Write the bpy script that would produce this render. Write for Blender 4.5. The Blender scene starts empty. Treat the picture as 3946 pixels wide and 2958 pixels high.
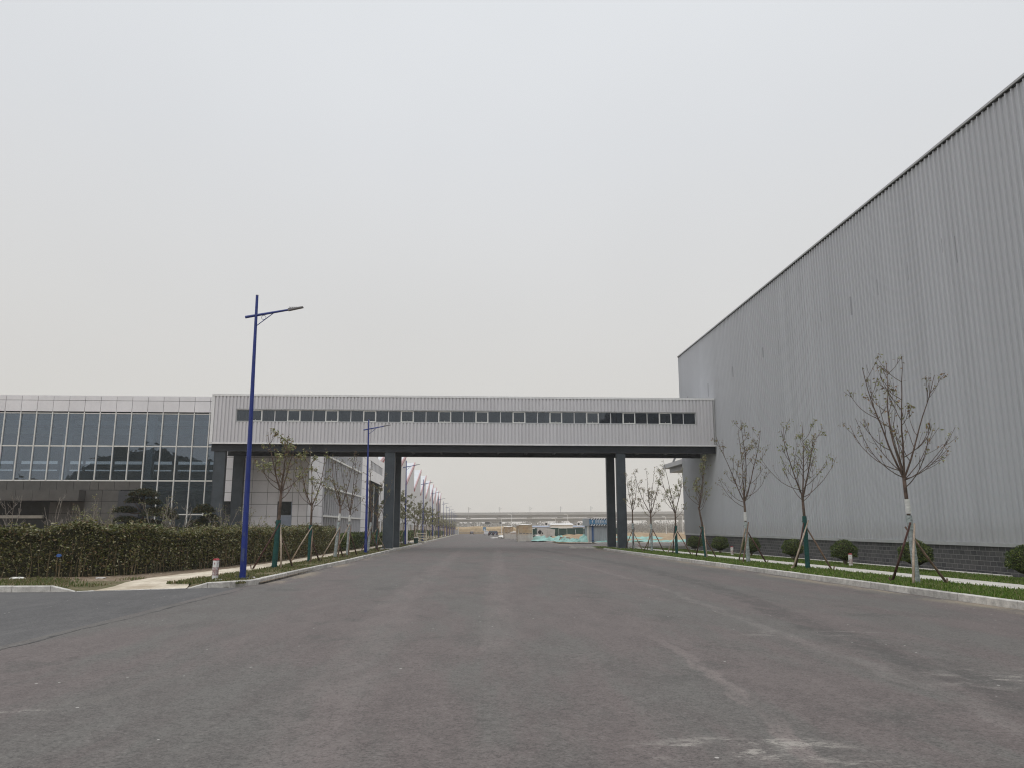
import bpy, math, random
import numpy as np
from mathutils import Vector, Matrix

scn = bpy.context.scene
COL = scn.collection
R = math.radians

# ------------------------------------------------------------------ camera, world, sun, exposure
cam_d = bpy.data.cameras.new('camera')
cam = bpy.data.objects.new('camera', cam_d)
COL.objects.link(cam)
cam_d.sensor_fit = 'HORIZONTAL'
cam_d.sensor_width = 36.0
cam_d.lens = 36.0 * 2963 / 3946
cam_d.clip_start = 0.1
cam_d.clip_end = 6000
cam.location = (0, 0, 1.6)
cam.rotation_euler = (R(90 + 10.478), 0, R(-3.058))
scn.camera = cam

SUN_EL, SUN_AZ = 52, 200          # overcast: a very soft sun, high behind the camera on the left
w = bpy.data.worlds.new('World')
scn.world = w
w.use_nodes = True
nt = w.node_tree
bg = nt.nodes['Background']
tc = nt.nodes.new('ShaderNodeTexCoord')
sx = nt.nodes.new('ShaderNodeSeparateXYZ')
nt.links.new(tc.outputs['Generated'], sx.inputs[0])
ramp = nt.nodes.new('ShaderNodeValToRGB')
cr = ramp.color_ramp
cr.elements[0].position = 0.0
cr.elements[0].color = (.64, .618, .58, 1)
cr.elements[1].position = 1.0
cr.elements[1].color = (1.7, 1.72, 1.78, 1)
for p_, c_ in ((.12, (.655, .638, .605)), (.30, (.672, .672, .668)), (.46, (.695, .710, .730)), (.62, (.745, .768, .795)), (.72, (1.1, 1.13, 1.17))):
    e_ = cr.elements.new(p_)
    e_.color = (*c_, 1)
nt.links.new(sx.outputs['Z'], ramp.inputs[0])
cn = nt.nodes.new('ShaderNodeTexNoise')
cn.inputs['Scale'].default_value = 1.6
cn.inputs['Detail'].default_value = 3
nt.links.new(tc.outputs['Generated'], cn.inputs['Vector'])
mr = nt.nodes.new('ShaderNodeMapRange')
mr.inputs['From Min'].default_value = .3
mr.inputs['From Max'].default_value = .7
mr.inputs['To Min'].default_value = .965
mr.inputs['To Max'].default_value = 1.03
nt.links.new(cn.outputs['Fac'], mr.inputs[0])
vm = nt.nodes.new('ShaderNodeVectorMath')
vm.operation = 'SCALE'
nt.links.new(ramp.outputs[0], vm.inputs[0])
nt.links.new(mr.outputs[0], vm.inputs['Scale'])
sky = nt.nodes.new('ShaderNodeTexSky')
sky.sky_type = 'NISHITA'
sky.sun_disc = False
sky.sun_elevation = R(SUN_EL)
sky.sun_rotation = R(SUN_AZ)
sky.dust_density = 4
skm = nt.nodes.new('ShaderNodeVectorMath')
skm.operation = 'SCALE'
skm.inputs['Scale'].default_value = .004
nt.links.new(sky.outputs[0], skm.inputs[0])
add = nt.nodes.new('ShaderNodeVectorMath')
add.operation = 'ADD'
nt.links.new(vm.outputs[0], add.inputs[0])
nt.links.new(skm.outputs[0], add.inputs[1])
nt.links.new(add.outputs[0], bg.inputs['Color'])
bg.inputs['Strength'].default_value = 1.0

sun_d = bpy.data.lights.new('sun', 'SUN')
sun_d.energy = 0.55
sun_d.angle = R(40)
sun_d.color = (1, .97, .93)
sun = bpy.data.objects.new('sun', sun_d)
COL.objects.link(sun)
az = R(SUN_AZ)
sdir = Vector((math.sin(az) * math.cos(R(SUN_EL)), math.cos(az) * math.cos(R(SUN_EL)), math.sin(R(SUN_EL))))
sun.rotation_euler = sdir.to_track_quat('Z', 'Y').to_euler()
sun.location = (0, -20, 60)

vs = scn.view_settings
vs.view_transform = 'Standard'
vs.look = 'None'
vs.exposure = 0.0
vs.gamma = 1.0
scn.cycles.use_denoising = True
scn.cycles.denoising_input_passes = 'RGB_ALBEDO_NORMAL'
scn.cycles.denoising_prefilter = 'NONE'
scn.cycles.use_adaptive_sampling = False
scn.cycles.filter_width = 1.15
scn.cycles.max_bounces = 7
scn.cycles.transparent_max_bounces = 16
scn.cycles.volume_bounces = 1

# ------------------------------------------------------------------ helpers
SL = -.0055


def gz(y, h=0.0):
    return SL * min(max(y, -60), 440) + h


def tag(o, label=None, cat=None, group=None, kind=None):
    if label: o['label'] = label
    if cat: o['category'] = cat
    if group: o['group'] = group
    if kind: o['kind'] = kind
    return o


def empty(name, loc, label, cat, group=None, rz=0):
    o = bpy.data.objects.new(name, None)
    COL.objects.link(o)
    o.location = loc
    o.rotation_euler = (0, 0, rz)
    o.empty_display_size = .3
    return tag(o, label, cat, group)


def copy_tree(root, label=None, group=None):
    c = root.copy()
    COL.objects.link(c)
    if label: c['label'] = label
    if group: c['group'] = group
    for ch in list(root.children):
        d = ch.copy()
        COL.objects.link(d)
        d.parent = c
        for g in list(ch.children):
            e = g.copy()
            COL.objects.link(e)
            e.parent = d
    return c


class MB:
    def __init__(s):
        s.v, s.f, s.m = [], [], []

    def quad(s, a, b, c, d, m=0):
        n = len(s.v)
        s.v += [a, b, c, d]
        s.f.append((n, n + 1, n + 2, n + 3))
        s.m.append(m)

    def poly(s, pts, m=0):
        n = len(s.v)
        s.v += list(pts)
        s.f.append(tuple(range(n, n + len(pts))))
        s.m.append(m)

    def box(s, x0, x1, y0, y1, z0, z1, m=0):
        n = len(s.v)
        s.v += [(x0, y0, z0), (x1, y0, z0), (x1, y1, z0), (x0, y1, z0), (x0, y0, z1), (x1, y0, z1), (x1, y1, z1), (x0, y1, z1)]
        for q in ((0, 3, 2, 1), (4, 5, 6, 7), (0, 1, 5, 4), (1, 2, 6, 5), (2, 3, 7, 6), (3, 0, 4, 7)):
            s.f.append(tuple(n + i for i in q))
            s.m.append(m)

    def prism(s, pts, axis, a0, a1, m=0):
        """polygon pts (2-D) extruded along axis 'x','y' or 'z' from a0 to a1"""
        def P(p, a):
            return {'x': (a, p[0], p[1]), 'y': (p[0], a, p[1]), 'z': (p[0], p[1], a)}[axis]
        n = len(s.v)
        k = len(pts)
        s.v += [P(p, a0) for p in pts] + [P(p, a1) for p in pts]
        s.f.append(tuple(n + i for i in range(k))[::-1])
        s.f.append(tuple(n + k + i for i in range(k)))
        s.m += [m, m]
        for i in range(k):
            j = (i + 1) % k
            s.f.append((n + i, n + j, n + k + j, n + k + i))
            s.m.append(m)

    def tube(s, pts, rad, sides=6, caps=True, m=0, flat=1.0):
        pts = [Vector(p) for p in pts]
        if not hasattr(rad, '__len__'):
            rad = [rad] * len(pts)
        n0 = len(s.v)
        up = Vector((0, 0, 1))
        prev = None
        for i, p in enumerate(pts):
            t = (pts[min(i + 1, len(pts) - 1)] - pts[max(i - 1, 0)])
            if t.length < 1e-9: t = Vector((0, 0, 1))
            t.normalize()
            if prev is None:
                a = t.cross(up)
                if a.length < 1e-3: a = t.cross(Vector((1, 0, 0)))
            else:
                a = prev - t * prev.dot(t)
                if a.length < 1e-4: a = t.orthogonal()
            a.normalize()
            prev = a
            b = t.cross(a)
            for k in range(sides):
                an = 2 * math.pi * k / sides
                s.v.append(tuple(p + (a * math.cos(an) + b * math.sin(an) * flat) * rad[i]))
        for i in range(len(pts) - 1):
            for k in range(sides):
                k2 = (k + 1) % sides
                s.f.append((n0 + i * sides + k, n0 + i * sides + k2, n0 + (i + 1) * sides + k2, n0 + (i + 1) * sides + k))
                s.m.append(m)
        if caps:
            s.f.append(tuple(n0 + k for k in range(sides))[::-1])
            s.f.append(tuple(n0 + (len(pts) - 1) * sides + k for k in range(sides)))
            s.m += [m, m]

    def build(s, name, mat, parent=None, world=False, smooth=False, bevel=0):
        me = bpy.data.meshes.new(name)
        v = s.v
        if world and parent is not None:
            l = parent.location
            q = parent
            while q.parent:
                q = q.parent
                l = l + q.location
            v = [(a[0] - l[0], a[1] - l[1], a[2] - l[2]) for a in v]
        me.from_pydata([tuple(a) for a in v], [], s.f)
        for mm in (mat if isinstance(mat, (list, tuple)) else [mat]):
            me.materials.append(mm)
        me.polygons.foreach_set('material_index', s.m)
        if smooth:
            me.polygons.foreach_set('use_smooth', [True] * len(me.polygons))
        me.update()
        o = bpy.data.objects.new(name, me)
        COL.objects.link(o)
        if parent is not None: o.parent = parent
        if bevel:
            b = o.modifiers.new('bevel', 'BEVEL')
            b.width = bevel
            b.segments = 2
            b.limit_method = 'ANGLE'
        return o


def quads(name, V, mat, parent=None):
    """V: (n,4,3) array of separate quads"""
    n = len(V)
    me = bpy.data.meshes.new(name)
    me.vertices.add(n * 4)
    me.vertices.foreach_set('co', V.reshape(-1).astype(np.float32))
    me.loops.add(n * 4)
    me.loops.foreach_set('vertex_index', np.arange(n * 4, dtype=np.int32))
    me.polygons.add(n)
    me.polygons.foreach_set('loop_start', np.arange(0, n * 4, 4, dtype=np.int32))
    me.polygons.foreach_set('loop_total', np.full(n, 4, dtype=np.int32))
    me.materials.append(mat)
    me.update(calc_edges=True)
    me.validate()
    o = bpy.data.objects.new(name, me)
    COL.objects.link(o)
    if parent is not None: o.parent = parent
    return o


def leaf_array(rs, C, L, Wd, droop=0.0, up=None):
    """one rhombic leaf at each centre C; L, Wd length and width arrays; droop: mean downwards tilt"""
    n = len(C)
    d = rs.normal(size=(n, 3))
    d[:, 2] = d[:, 2] * .6 - droop
    d /= np.linalg.norm(d, axis=1)[:, None]
    q = rs.normal(size=(n, 3))
    s_ = np.cross(d, q)
    s_ /= np.linalg.norm(s_, axis=1)[:, None]
    nn = np.cross(d, s_)
    L = np.asarray(L).reshape(-1, 1) * np.ones((n, 1))
    Wd = np.asarray(Wd).reshape(-1, 1) * np.ones((n, 1))
    V = np.empty((n, 4, 3))
    V[:, 0] = C
    V[:, 1] = C + d * L * .45 + s_ * Wd * .5 + nn * L * .06
    V[:, 2] = C + d * L
    V[:, 3] = C + d * L * .45 - s_ * Wd * .5 + nn * L * .06
    return V


# ------------------------------------------------------------------ materials
def newmat(name):
    m = bpy.data.materials.new(name)
    m.use_nodes = True
    return m, m.node_tree, m.node_tree.nodes['Principled BSDF']


def N(nt, t, **kw):
    n = nt.nodes.new(t)
    for k, v in kw.items():
        if hasattr(n, k): setattr(n, k, v)
        else: n.inputs[k].default_value = v
    return n


def mixc(nt, fac, a, b, mode='MIX'):
    m = nt.nodes.new('ShaderNodeMix')
    m.data_type = 'RGBA'
    m.blend_type = mode
    for i, x in ((0, fac), (6, a), (7, b)):
        if isinstance(x, (int, float)): m.inputs[i].default_value = x
        elif isinstance(x, tuple): m.inputs[i].default_value = (*x[:3], 1)
        else: nt.links.new(x, m.inputs[i])
    return m.outputs[2]


def math_(nt, op, a, b=None, c=None, clamp=False):
    m = nt.nodes.new('ShaderNodeMath')
    m.operation = op
    m.use_clamp = clamp
    for i, x in enumerate((a, b, c)):
        if x is None: continue
        if isinstance(x, (int, float)): m.inputs[i].default_value = x
        else: nt.links.new(x, m.inputs[i])
    return m.outputs[0]


def coords(nt, scale=(1, 1, 1), loc=(0, 0, 0), kind='Object', rot=(0, 0, 0)):
    t = nt.nodes.new('ShaderNodeTexCoord')
    mp = nt.nodes.new('ShaderNodeMapping')
    mp.inputs['Scale'].default_value = scale
    mp.inputs['Location'].default_value = loc
    mp.inputs['Rotation'].default_value = rot
    nt.links.new(t.outputs[kind], mp.inputs[0])
    return mp.outputs[0]


def noise(nt, vec, scale, detail=4, rough=.55, lo=None, hi=None, dist=0):
    n = nt.nodes.new('ShaderNodeTexNoise')
    n.inputs['Scale'].default_value = scale
    n.inputs['Detail'].default_value = detail
    n.inputs['Roughness'].default_value = rough
    n.inputs['Distortion'].default_value = dist
    nt.links.new(vec, n.inputs['Vector'])
    o = n.outputs['Fac']
    if lo is not None:
        r = nt.nodes.new('ShaderNodeMapRange')
        r.interpolation_type = 'SMOOTHSTEP'
        r.inputs['From Min'].default_value = lo
        r.inputs['From Max'].default_value = hi
        nt.links.new(o, r.inputs[0])
        o = r.outputs[0]
    return o


def smooth(nt, x, lo, hi):
    r = nt.nodes.new('ShaderNodeMapRange')
    r.interpolation_type = 'SMOOTHSTEP'
    r.inputs['From Min'].default_value = lo
    r.inputs['From Max'].default_value = hi
    nt.links.new(x, r.inputs[0])
    return r.outputs[0]


def bump(nt, bs, h, strength=.3, dist=.01):
    b = nt.nodes.new('ShaderNodeBump')
    b.inputs['Strength'].default_value = strength
    b.inputs['Distance'].default_value = dist
    nt.links.new(h, b.inputs['Height'])
    nt.links.new(b.outputs[0], bs.inputs['Normal'])


def simple(name, c, rough=.6, metal=0.0, var=.12, scale=3.0, stretch=(1, 1, 1), spec=.4, bmp=0.0, island=0.0, tint=None, kind='Object'):
    """colour broken up by two noises (dirt), optional per-piece variation"""
    m, nt, bs = newmat(name)
    v = coords(nt, stretch, kind=kind)
    n1 = noise(nt, v, scale, 5, .6)
    n2 = noise(nt, v, scale * 7, 3, .6)
    f = math_(nt, 'ADD', math_(nt, 'MULTIPLY', n1, .7), math_(nt, 'MULTIPLY', n2, .3))
    dark = tuple(x * (1 - 2.2 * var) for x in c)
    lite = tuple(min(x * (1 + 1.6 * var), 1) for x in c)
    if tint: dark = tuple(a * b for a, b in zip(dark, tint))
    out = mixc(nt, smooth(nt, f, .3, .7), dark, lite)
    if island:
        g = nt.nodes.new('ShaderNodeNewGeometry')
        k = math_(nt, 'MULTIPLY_ADD', g.outputs['Random Per Island'], 2 * island, 1 - island)
        vmn = nt.nodes.new('ShaderNodeVectorMath')
        vmn.operation = 'SCALE'
        nt.links.new(out, vmn.inputs[0])
        nt.links.new(k, vmn.inputs['Scale'])
        out = vmn.outputs[0]
    nt.links.new(out, bs.inputs['Base Color'])
    bs.inputs['Roughness'].default_value = rough
    bs.inputs['Metallic'].default_value = metal
    bs.inputs['Specular IOR Level'].default_value = spec
    if bmp: bump(nt, bs, n2, bmp, .02)
    return m


def leafmat(name, cols, trans=.25, rough=.5):
    """cols: list of colours picked per leaf"""
    m, nt, bs = newmat(name)
    g = nt.nodes.new('ShaderNodeNewGeometry')
    rp = nt.nodes.new('ShaderNodeValToRGB')
    rp.color_ramp.interpolation = 'CONSTANT' if len(cols) > 3 else 'LINEAR'
    el = rp.color_ramp.elements
    el[0].color = (*cols[0], 1)
    el[1].position = (len(cols) - 1) / len(cols)
    el[1].color = (*cols[-1], 1)
    for i, c in enumerate(cols[1:-1]):
        e = el.new((i + 1) / len(cols))
        e.color = (*c, 1)
    nt.links.new(g.outputs['Random Per Island'], rp.inputs[0])
    nt.links.new(rp.outputs[0], bs.inputs['Base Color'])
    bs.inputs['Roughness'].default_value = rough
    bs.inputs['Specular IOR Level'].default_value = .35
    tr = nt.nodes.new('ShaderNodeBsdfTranslucent')
    nt.links.new(rp.outputs[0], tr.inputs['Color'])
    mx = nt.nodes.new('ShaderNodeMixShader')
    mx.inputs[0].default_value = trans
    nt.links.new(bs.outputs[0], mx.inputs[1])
    nt.links.new(tr.outputs[0], mx.inputs[2])
    nt.links.new(mx.outputs[0], nt.nodes['Material Output'].inputs['Surface'])
    return m


def glassmat(name, refl=.14, tint=(.42, .48, .52), wav=.02):
    """thin coated pane: a share of mirror reflection growing at grazing angles, the rest passes, tinted"""
    m, nt, bs = newmat(name)
    nt.nodes.remove(bs)
    gl = nt.nodes.new('ShaderNodeBsdfGlossy')
    gl.inputs['Roughness'].default_value = .015
    gl.inputs['Color'].default_value = (.80, .91, 1.06, 1)
    tr = nt.nodes.new('ShaderNodeBsdfTransparent')
    tr.inputs['Color'].default_value = (*tint, 1)
    fr = nt.nodes.new('ShaderNodeFresnel')
    fr.inputs['IOR'].default_value = 1.5
    f = math_(nt, 'ADD', fr.outputs[0], refl, clamp=True)
    v = coords(nt, (1, 1, 1))
    b = nt.nodes.new('ShaderNodeBump')
    b.inputs['Strength'].default_value = wav
    b.inputs['Distance'].default_value = .3
    nt.links.new(noise(nt, v, .9, 2), b.inputs['Height'])
    nt.links.new(b.outputs[0], gl.inputs['Normal'])
    mx = nt.nodes.new('ShaderNodeMixShader')
    nt.links.new(f, mx.inputs[0])
    nt.links.new(tr.outputs[0], mx.inputs[1])
    nt.links.new(gl.outputs[0], mx.inputs[2])
    nt.links.new(mx.outputs[0], nt.nodes['Material Output'].inputs['Surface'])
    return m


def asphalt(name, c1, c2, trails=True):
    m, nt, bs = newmat(name)
    v = coords(nt)
    vs_ = coords(nt, (1.0, .22, 1))
    big = noise(nt, vs_, .45, 6, .65, .44, .56)
    col = mixc(nt, big, c1, c2)
    mid = noise(nt, coords(nt, (1, .35, 1), (7, 3, 0)), 2.3, 5, .65, .3, .7)
    col = mixc(nt, math_(nt, 'MULTIPLY', mid, .50), col, tuple(x * .66 for x in c1))
    blot = noise(nt, coords(nt, (1, .6, 1), (31, 12, 0)), .6, 7, .72, .54, .66)
    col = mixc(nt, math_(nt, 'MULTIPLY', blot, .68), col, tuple(x * .66 for x in c2))
    dust = noise(nt, coords(nt, (1, .3, 1), (3, 40, 0)), 1.1, 7, .75, .60, .80)
    col = mixc(nt, math_(nt, 'MULTIPLY', dust, .42), col, (.24, .215, .19))
    if trails:
        sp = nt.nodes.new('ShaderNodeSeparateXYZ')
        tcn = nt.nodes.new('ShaderNodeTexCoord')
        nt.links.new(tcn.outputs['Object'], sp.inputs[0])
        X, Y = sp.outputs[0], sp.outputs[1]
        wob = math_(nt, 'MULTIPLY_ADD', noise(nt, v, .7, 3), .7, -.35)

        def trail(pts, x0, x1, width, colr, amt, seed):
            fc = nt.nodes.new('ShaderNodeFloatCurve')
            cv = fc.mapping.curves[0]
            ps = [(y / 80, (x - x0) / (x1 - x0)) for x, y in pts]
            cv.points[0].location = ps[0]
            cv.points[1].location = ps[-1]
            for q in ps[1:-1]: cv.points.new(*q)
            fc.mapping.update()
            nt.links.new(math_(nt, 'DIVIDE', Y, 80), fc.inputs['Value'])
            xc = math_(nt, 'MULTIPLY_ADD', fc.outputs[0], x1 - x0, x0)
            d = math_(nt, 'ABSOLUTE', math_(nt, 'ADD', math_(nt, 'SUBTRACT', X, xc), wob))
            k = math_(nt, 'SUBTRACT', 1, smooth(nt, d, width * .45, width))
            lo = smooth(nt, Y, pts[0][1], pts[0][1] + 1.5)
            hi = math_(nt, 'SUBTRACT', 1, smooth(nt, Y, pts[-1][1] - 8, pts[-1][1]))
            nn = noise(nt, coords(nt, (1, .3, 1), (seed, 0, 0)), 3, 5, .7, .32, .6)
            k = math_(nt, 'MULTIPLY', math_(nt, 'MULTIPLY', k, lo), math_(nt, 'MULTIPLY', hi, nn))
            return math_(nt, 'MULTIPLY', k, amt), colr
        T = [trail([(5.0, 3), (5.38, 7.6), (5.62, 11), (6.12, 15.5), (7.0, 22), (7.5, 34), (7.0, 50), (5.6, 74)], 0, 10, .50, (.066, .062, .058), .62, 3),
             trail([(4.2, 3), (4.8, 9), (5.0, 14), (5.4, 22), (5.3, 34), (4.3, 55)], 0, 10, .16, (.23, .205, .19), .40, 9),
             trail([(2.4, 4.5), (2.6, 7), (2.78, 9.5), (2.85, 12.3), (2.8, 16)], 0, 10, .13, (.25, .21, .195), .6, 14),
             trail([(-1.2, 4), (-1.6, 20), (-1.2, 45), (-.5, 75)], -5, 5, .5, (.21, .18, .168), .36, 19),
             trail([(.4, 10), (.9, 25), (1.6, 45), (2.6, 75)], -5, 5, .4, (.21, .18, .168), .36, 29)]
        for k, c in T: col = mixc(nt, k, col, c)
        # pale mud smears in the foreground and sandy dust along the kerbs
        sm = noise(nt, coords(nt, (1.1, 2.2, 1), (5, 2, 0), rot=(0, 0, R(-14))), 1.5, 7, .75, .50, .60)
        for (cx_, cy_, rx, ry, am) in ((2.1, 6.05, .95, .42, .8), (2.7, 5.35, .5, .5, .7), (6.4, 8.6, 1.7, .75, .6), (5.4, 12.5, 1.6, .5, .3), (-4.3, 7.6, .6, .14, .6), (3.6, 4.6, 1.2, .3, .5)):
            dx = math_(nt, 'DIVIDE', math_(nt, 'SUBTRACT', X, cx_), rx)
            dy = math_(nt, 'DIVIDE', math_(nt, 'SUBTRACT', Y, cy_), ry)
            rr = math_(nt, 'SQRT', math_(nt, 'ADD', math_(nt, 'MULTIPLY', dx, dx), math_(nt, 'MULTIPLY', dy, dy)))
            k = math_(nt, 'MULTIPLY', math_(nt, 'SUBTRACT', 1, smooth(nt, rr, .45, 1.1)), sm)
            col = mixc(nt, math_(nt, 'MULTIPLY', k, am), col, (.36, .335, .30))
        ns = noise(nt, coords(nt, (1, .25, 1), (11, 0, 0)), 1.3, 6, .7, .42, .62)
        for xc in (11.3, -6.3):
            d = math_(nt, 'ABSOLUTE', math_(nt, 'SUBTRACT', X, xc))
            k = math_(nt, 'MULTIPLY', math_(nt, 'SUBTRACT', 1, smooth(nt, d, .1, .9)), ns)
            if xc < 0: k = math_(nt, 'MULTIPLY', k, smooth(nt, Y, 23, 27))
            col = mixc(nt, math_(nt, 'MULTIPLY', k, .7), col, (.34, .28, .20))
    # aggregate grain
    gr = noise(nt, v, 42, 4, .85)
    gr2 = noise(nt, v, 13, 5, .85)
    gm = math_(nt, 'ADD', math_(nt, 'MULTIPLY', gr, .62), math_(nt, 'MULTIPLY', gr2, .38))
    col = mixc(nt, math_(nt, 'MULTIPLY', smooth(nt, gm, .49, .58), .6), col, (.040, .036, .035))
    col = mixc(nt, math_(nt, 'MULTIPLY', math_(nt, 'SUBTRACT', 1, smooth(nt, gm, .39, .46)), .42), col, (.27, .25, .235))
    vo = nt.nodes.new('ShaderNodeTexVoronoi')
    vo.inputs['Scale'].default_value = 5.0
    nt.links.new(v, vo.inputs['Vector'])
    sepc = nt.nodes.new('ShaderNodeSeparateColor')
    nt.links.new(vo.outputs['Color'], sepc.inputs[0])
    spk = math_(nt, 'MULTIPLY', math_(nt, 'LESS_THAN', vo.outputs['Distance'], .085), math_(nt, 'GREATER_THAN', sepc.outputs[0], .90))
    col = mixc(nt, math_(nt, 'MULTIPLY', spk, .8), col, (.5, .48, .45))
    nt.links.new(col, bs.inputs['Base Color'])
    bs.inputs['Roughness'].default_value = .82
    bs.inputs['Specular IOR Level'].default_value = .35
    bump(nt, bs, gm, .35, .012)
    return m


def groundmat(name, c1, c2, c3, scale=.5, bmp=.5):
    m, nt, bs = newmat(name)
    v = coords(nt)
    a = noise(nt, v, scale, 6, .65, .35, .65)
    b = noise(nt, v, scale * 6, 5, .7, .45, .65)
    col = mixc(nt, b, mixc(nt, a, c1, c2), c3)
    nt.links.new(col, bs.inputs['Base Color'])
    bs.inputs['Roughness'].default_value = .95
    bs.inputs['Specular IOR Level'].default_value = .15
    bump(nt, bs, noise(nt, v, scale * 30, 4, .7), bmp, .05)
    return m


def claddingmat(name, c, var=.06, stains=True, rough=.42, marks=False):
    """coil-coated steel sheet: sheet to sheet tone change, faint runs and dirt"""
    m, nt, bs = newmat(name)
    tcn = nt.nodes.new('ShaderNodeTexCoord')
    sp = nt.nodes.new('ShaderNodeSeparateXYZ')
    nt.links.new(tcn.outputs['Object'], sp.inputs[0])
    u = math_(nt, 'ADD', sp.outputs[0], sp.outputs[1])
    cell = math_(nt, 'FLOOR', math_(nt, 'DIVIDE', u, 1.05))
    wn = nt.nodes.new('ShaderNodeTexWhiteNoise')
    wn.noise_dimensions = '1D'
    nt.links.new(cell, wn.inputs['W'])
    col = mixc(nt, wn.outputs['Value'], tuple(x * (1 - var) for x in c), tuple(x * (1 + var) for x in c))
    if stains:
        st = noise(nt, coords(nt, (2.6, 2.6, .12)), 1.0, 5, .7, .56, .75)
        col = mixc(nt, math_(nt, 'MULTIPLY', st, .16), col, tuple(x * .62 for x in c))
        lo = noise(nt, coords(nt, (.06, .06, .05), (2, 5, 1)), 1.0, 4, .6, .35, .7)
        col = mixc(nt, math_(nt, 'MULTIPLY', lo, .07), col, tuple(x * .74 for x in c))
    if marks:   # shading of the bent sheet laps, painted as dark dashes high on the wall
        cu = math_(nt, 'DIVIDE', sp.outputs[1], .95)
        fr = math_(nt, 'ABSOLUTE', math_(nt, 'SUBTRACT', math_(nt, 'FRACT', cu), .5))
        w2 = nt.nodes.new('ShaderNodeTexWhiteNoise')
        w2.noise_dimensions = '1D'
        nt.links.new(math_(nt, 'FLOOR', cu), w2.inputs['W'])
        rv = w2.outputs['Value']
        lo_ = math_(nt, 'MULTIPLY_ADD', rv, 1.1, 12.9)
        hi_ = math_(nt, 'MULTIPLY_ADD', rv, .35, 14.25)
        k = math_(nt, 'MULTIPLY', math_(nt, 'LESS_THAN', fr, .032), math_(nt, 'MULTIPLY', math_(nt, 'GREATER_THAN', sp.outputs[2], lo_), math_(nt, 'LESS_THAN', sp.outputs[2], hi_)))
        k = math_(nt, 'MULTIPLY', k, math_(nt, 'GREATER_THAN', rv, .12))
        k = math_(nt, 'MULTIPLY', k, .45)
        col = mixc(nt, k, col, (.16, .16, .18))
        dirt = math_(nt, 'SUBTRACT', 1, smooth(nt, sp.outputs[2], .9, 2.2))
        col = mixc(nt, math_(nt, 'MULTIPLY', math_(nt, 'MULTIPLY', dirt, .4), noise(nt, coords(nt, (3, 3, .8)), 1.2, 5, .7)), col, (.25, .225, .19))
    nt.links.new(col, bs.inputs['Base Color'])
    bs.inputs['Roughness'].default_value = rough
    bs.inputs['Specular IOR Level'].default_value = .5
    return m


def brickmat(name):
    m, nt, bs = newmat(name)
    tcn = nt.nodes.new('ShaderNodeTexCoord')
    sp = nt.nodes.new('ShaderNodeSeparateXYZ')
    nt.links.new(tcn.outputs['Object'], sp.inputs[0])
    cb = nt.nodes.new('ShaderNodeCombineXYZ')
    nt.links.new(sp.outputs[1], cb.inputs[0])
    nt.links.new(sp.outputs[2], cb.inputs[1])
    br = nt.nodes.new('ShaderNodeTexBrick')
    br.inputs['Scale'].default_value = 1
    br.inputs['Brick Width'].default_value = .4
    br.inputs['Row Height'].default_value = .2
    br.inputs['Mortar Size'].default_value = .012
    br.inputs['Mortar Smooth'].default_value = .3
    br.inputs['Color1'].default_value = (.040, .040, .044, 1)
    br.inputs['Color2'].default_value = (.075, .073, .076, 1)
    br.inputs['Mortar'].default_value = (.19, .185, .18, 1)
    nt.links.new(cb.outputs[0], br.inputs['Vector'])
    n = noise(nt, coords(nt), 2.5, 6, .7, .4, .7)
    col = mixc(nt, math_(nt, 'MULTIPLY', n, .35), br.outputs['Color'], (.12, .115, .11))
    nt.links.new(col, bs.inputs['Base Color'])
    bs.inputs['Roughness'].default_value = .85
    bump(nt, bs, math_(nt, 'SUBTRACT', 1, br.outputs['Fac']), .5, .01)
    return m


def wrapmat(name):
    m, nt, bs = newmat(name)
    bs.inputs['Base Color'].default_value = (.72, .71, .68, 1)
    bs.inputs['Roughness'].default_value = .25
    v = coords(nt, (1, 1, .5))
    a = noise(nt, v, 1.6, 6, .75, .35, .75)
    tcn = nt.nodes.new('ShaderNodeTexCoord')
    sp = nt.nodes.new('ShaderNodeSeparateXYZ')
    nt.links.new(tcn.outputs['Object'], sp.inputs[0])
    low = math_(nt, 'SUBTRACT', 1, smooth(nt, sp.outputs[2], .8, 1.5))
    al = math_(nt, 'ADD', math_(nt, 'MULTIPLY', a, .25), math_(nt, 'MULTIPLY', low, .5), clamp=True)
    nt.links.new(al, bs.inputs['Alpha'])
    bump(nt, bs, noise(nt, v, 5, 4, .7), .6, .05)
    return m


M = {}
M['asphalt'] = asphalt('road asphalt', (.154, .130, .122), (.138, .131, .120))
M['asphalt_new'] = asphalt('side road asphalt', (.100, .098, .097), (.118, .115, .113), trails=False)
M['crack'] = simple('sealed joint', (.085, .082, .078), .8, var=.3, scale=4)
M['kerb'] = simple('granite kerb', (.52, .50, .465), .8, var=.14, scale=5, island=.16, bmp=.2)
M['paving'] = simple('concrete path', (.58, .525, .425), .9, var=.16, scale=.9, stretch=(1, .6, 1), tint=(1, .9, .8), bmp=.2)
M['paving_grey'] = simple('grey concrete path', (.60, .575, .52), .9, var=.10, scale=1.0, bmp=.2)
M['soil'] = groundmat('garden soil', (.22, .165, .115), (.16, .12, .085), (.30, .245, .18), .8)
M['verge'] = groundmat('worn verge', (.13, .12, .06), (.20, .16, .105), (.10, .11, .045), 1.3)
M['lawn'] = groundmat('lawn', (.10, .15, .03), (.15, .16, .06), (.07, .115, .025), 1.1)
M['ground'] = groundmat('dry ground', (.30, .25, .17), (.24, .20, .14), (.36, .30, .20), .05)
M['site'] = groundmat('site earth', (.33, .245, .155), (.25, .165, .10), (.42, .34, .22), .16)
M['reed'] = groundmat('dry reeds', (.42, .31, .18), (.33, .24, .14), (.48, .38, .24), .12)
M['wall_clad'] = claddingmat('grey wall cladding', (.480, .492, .518), var=.035, marks=True)
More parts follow.
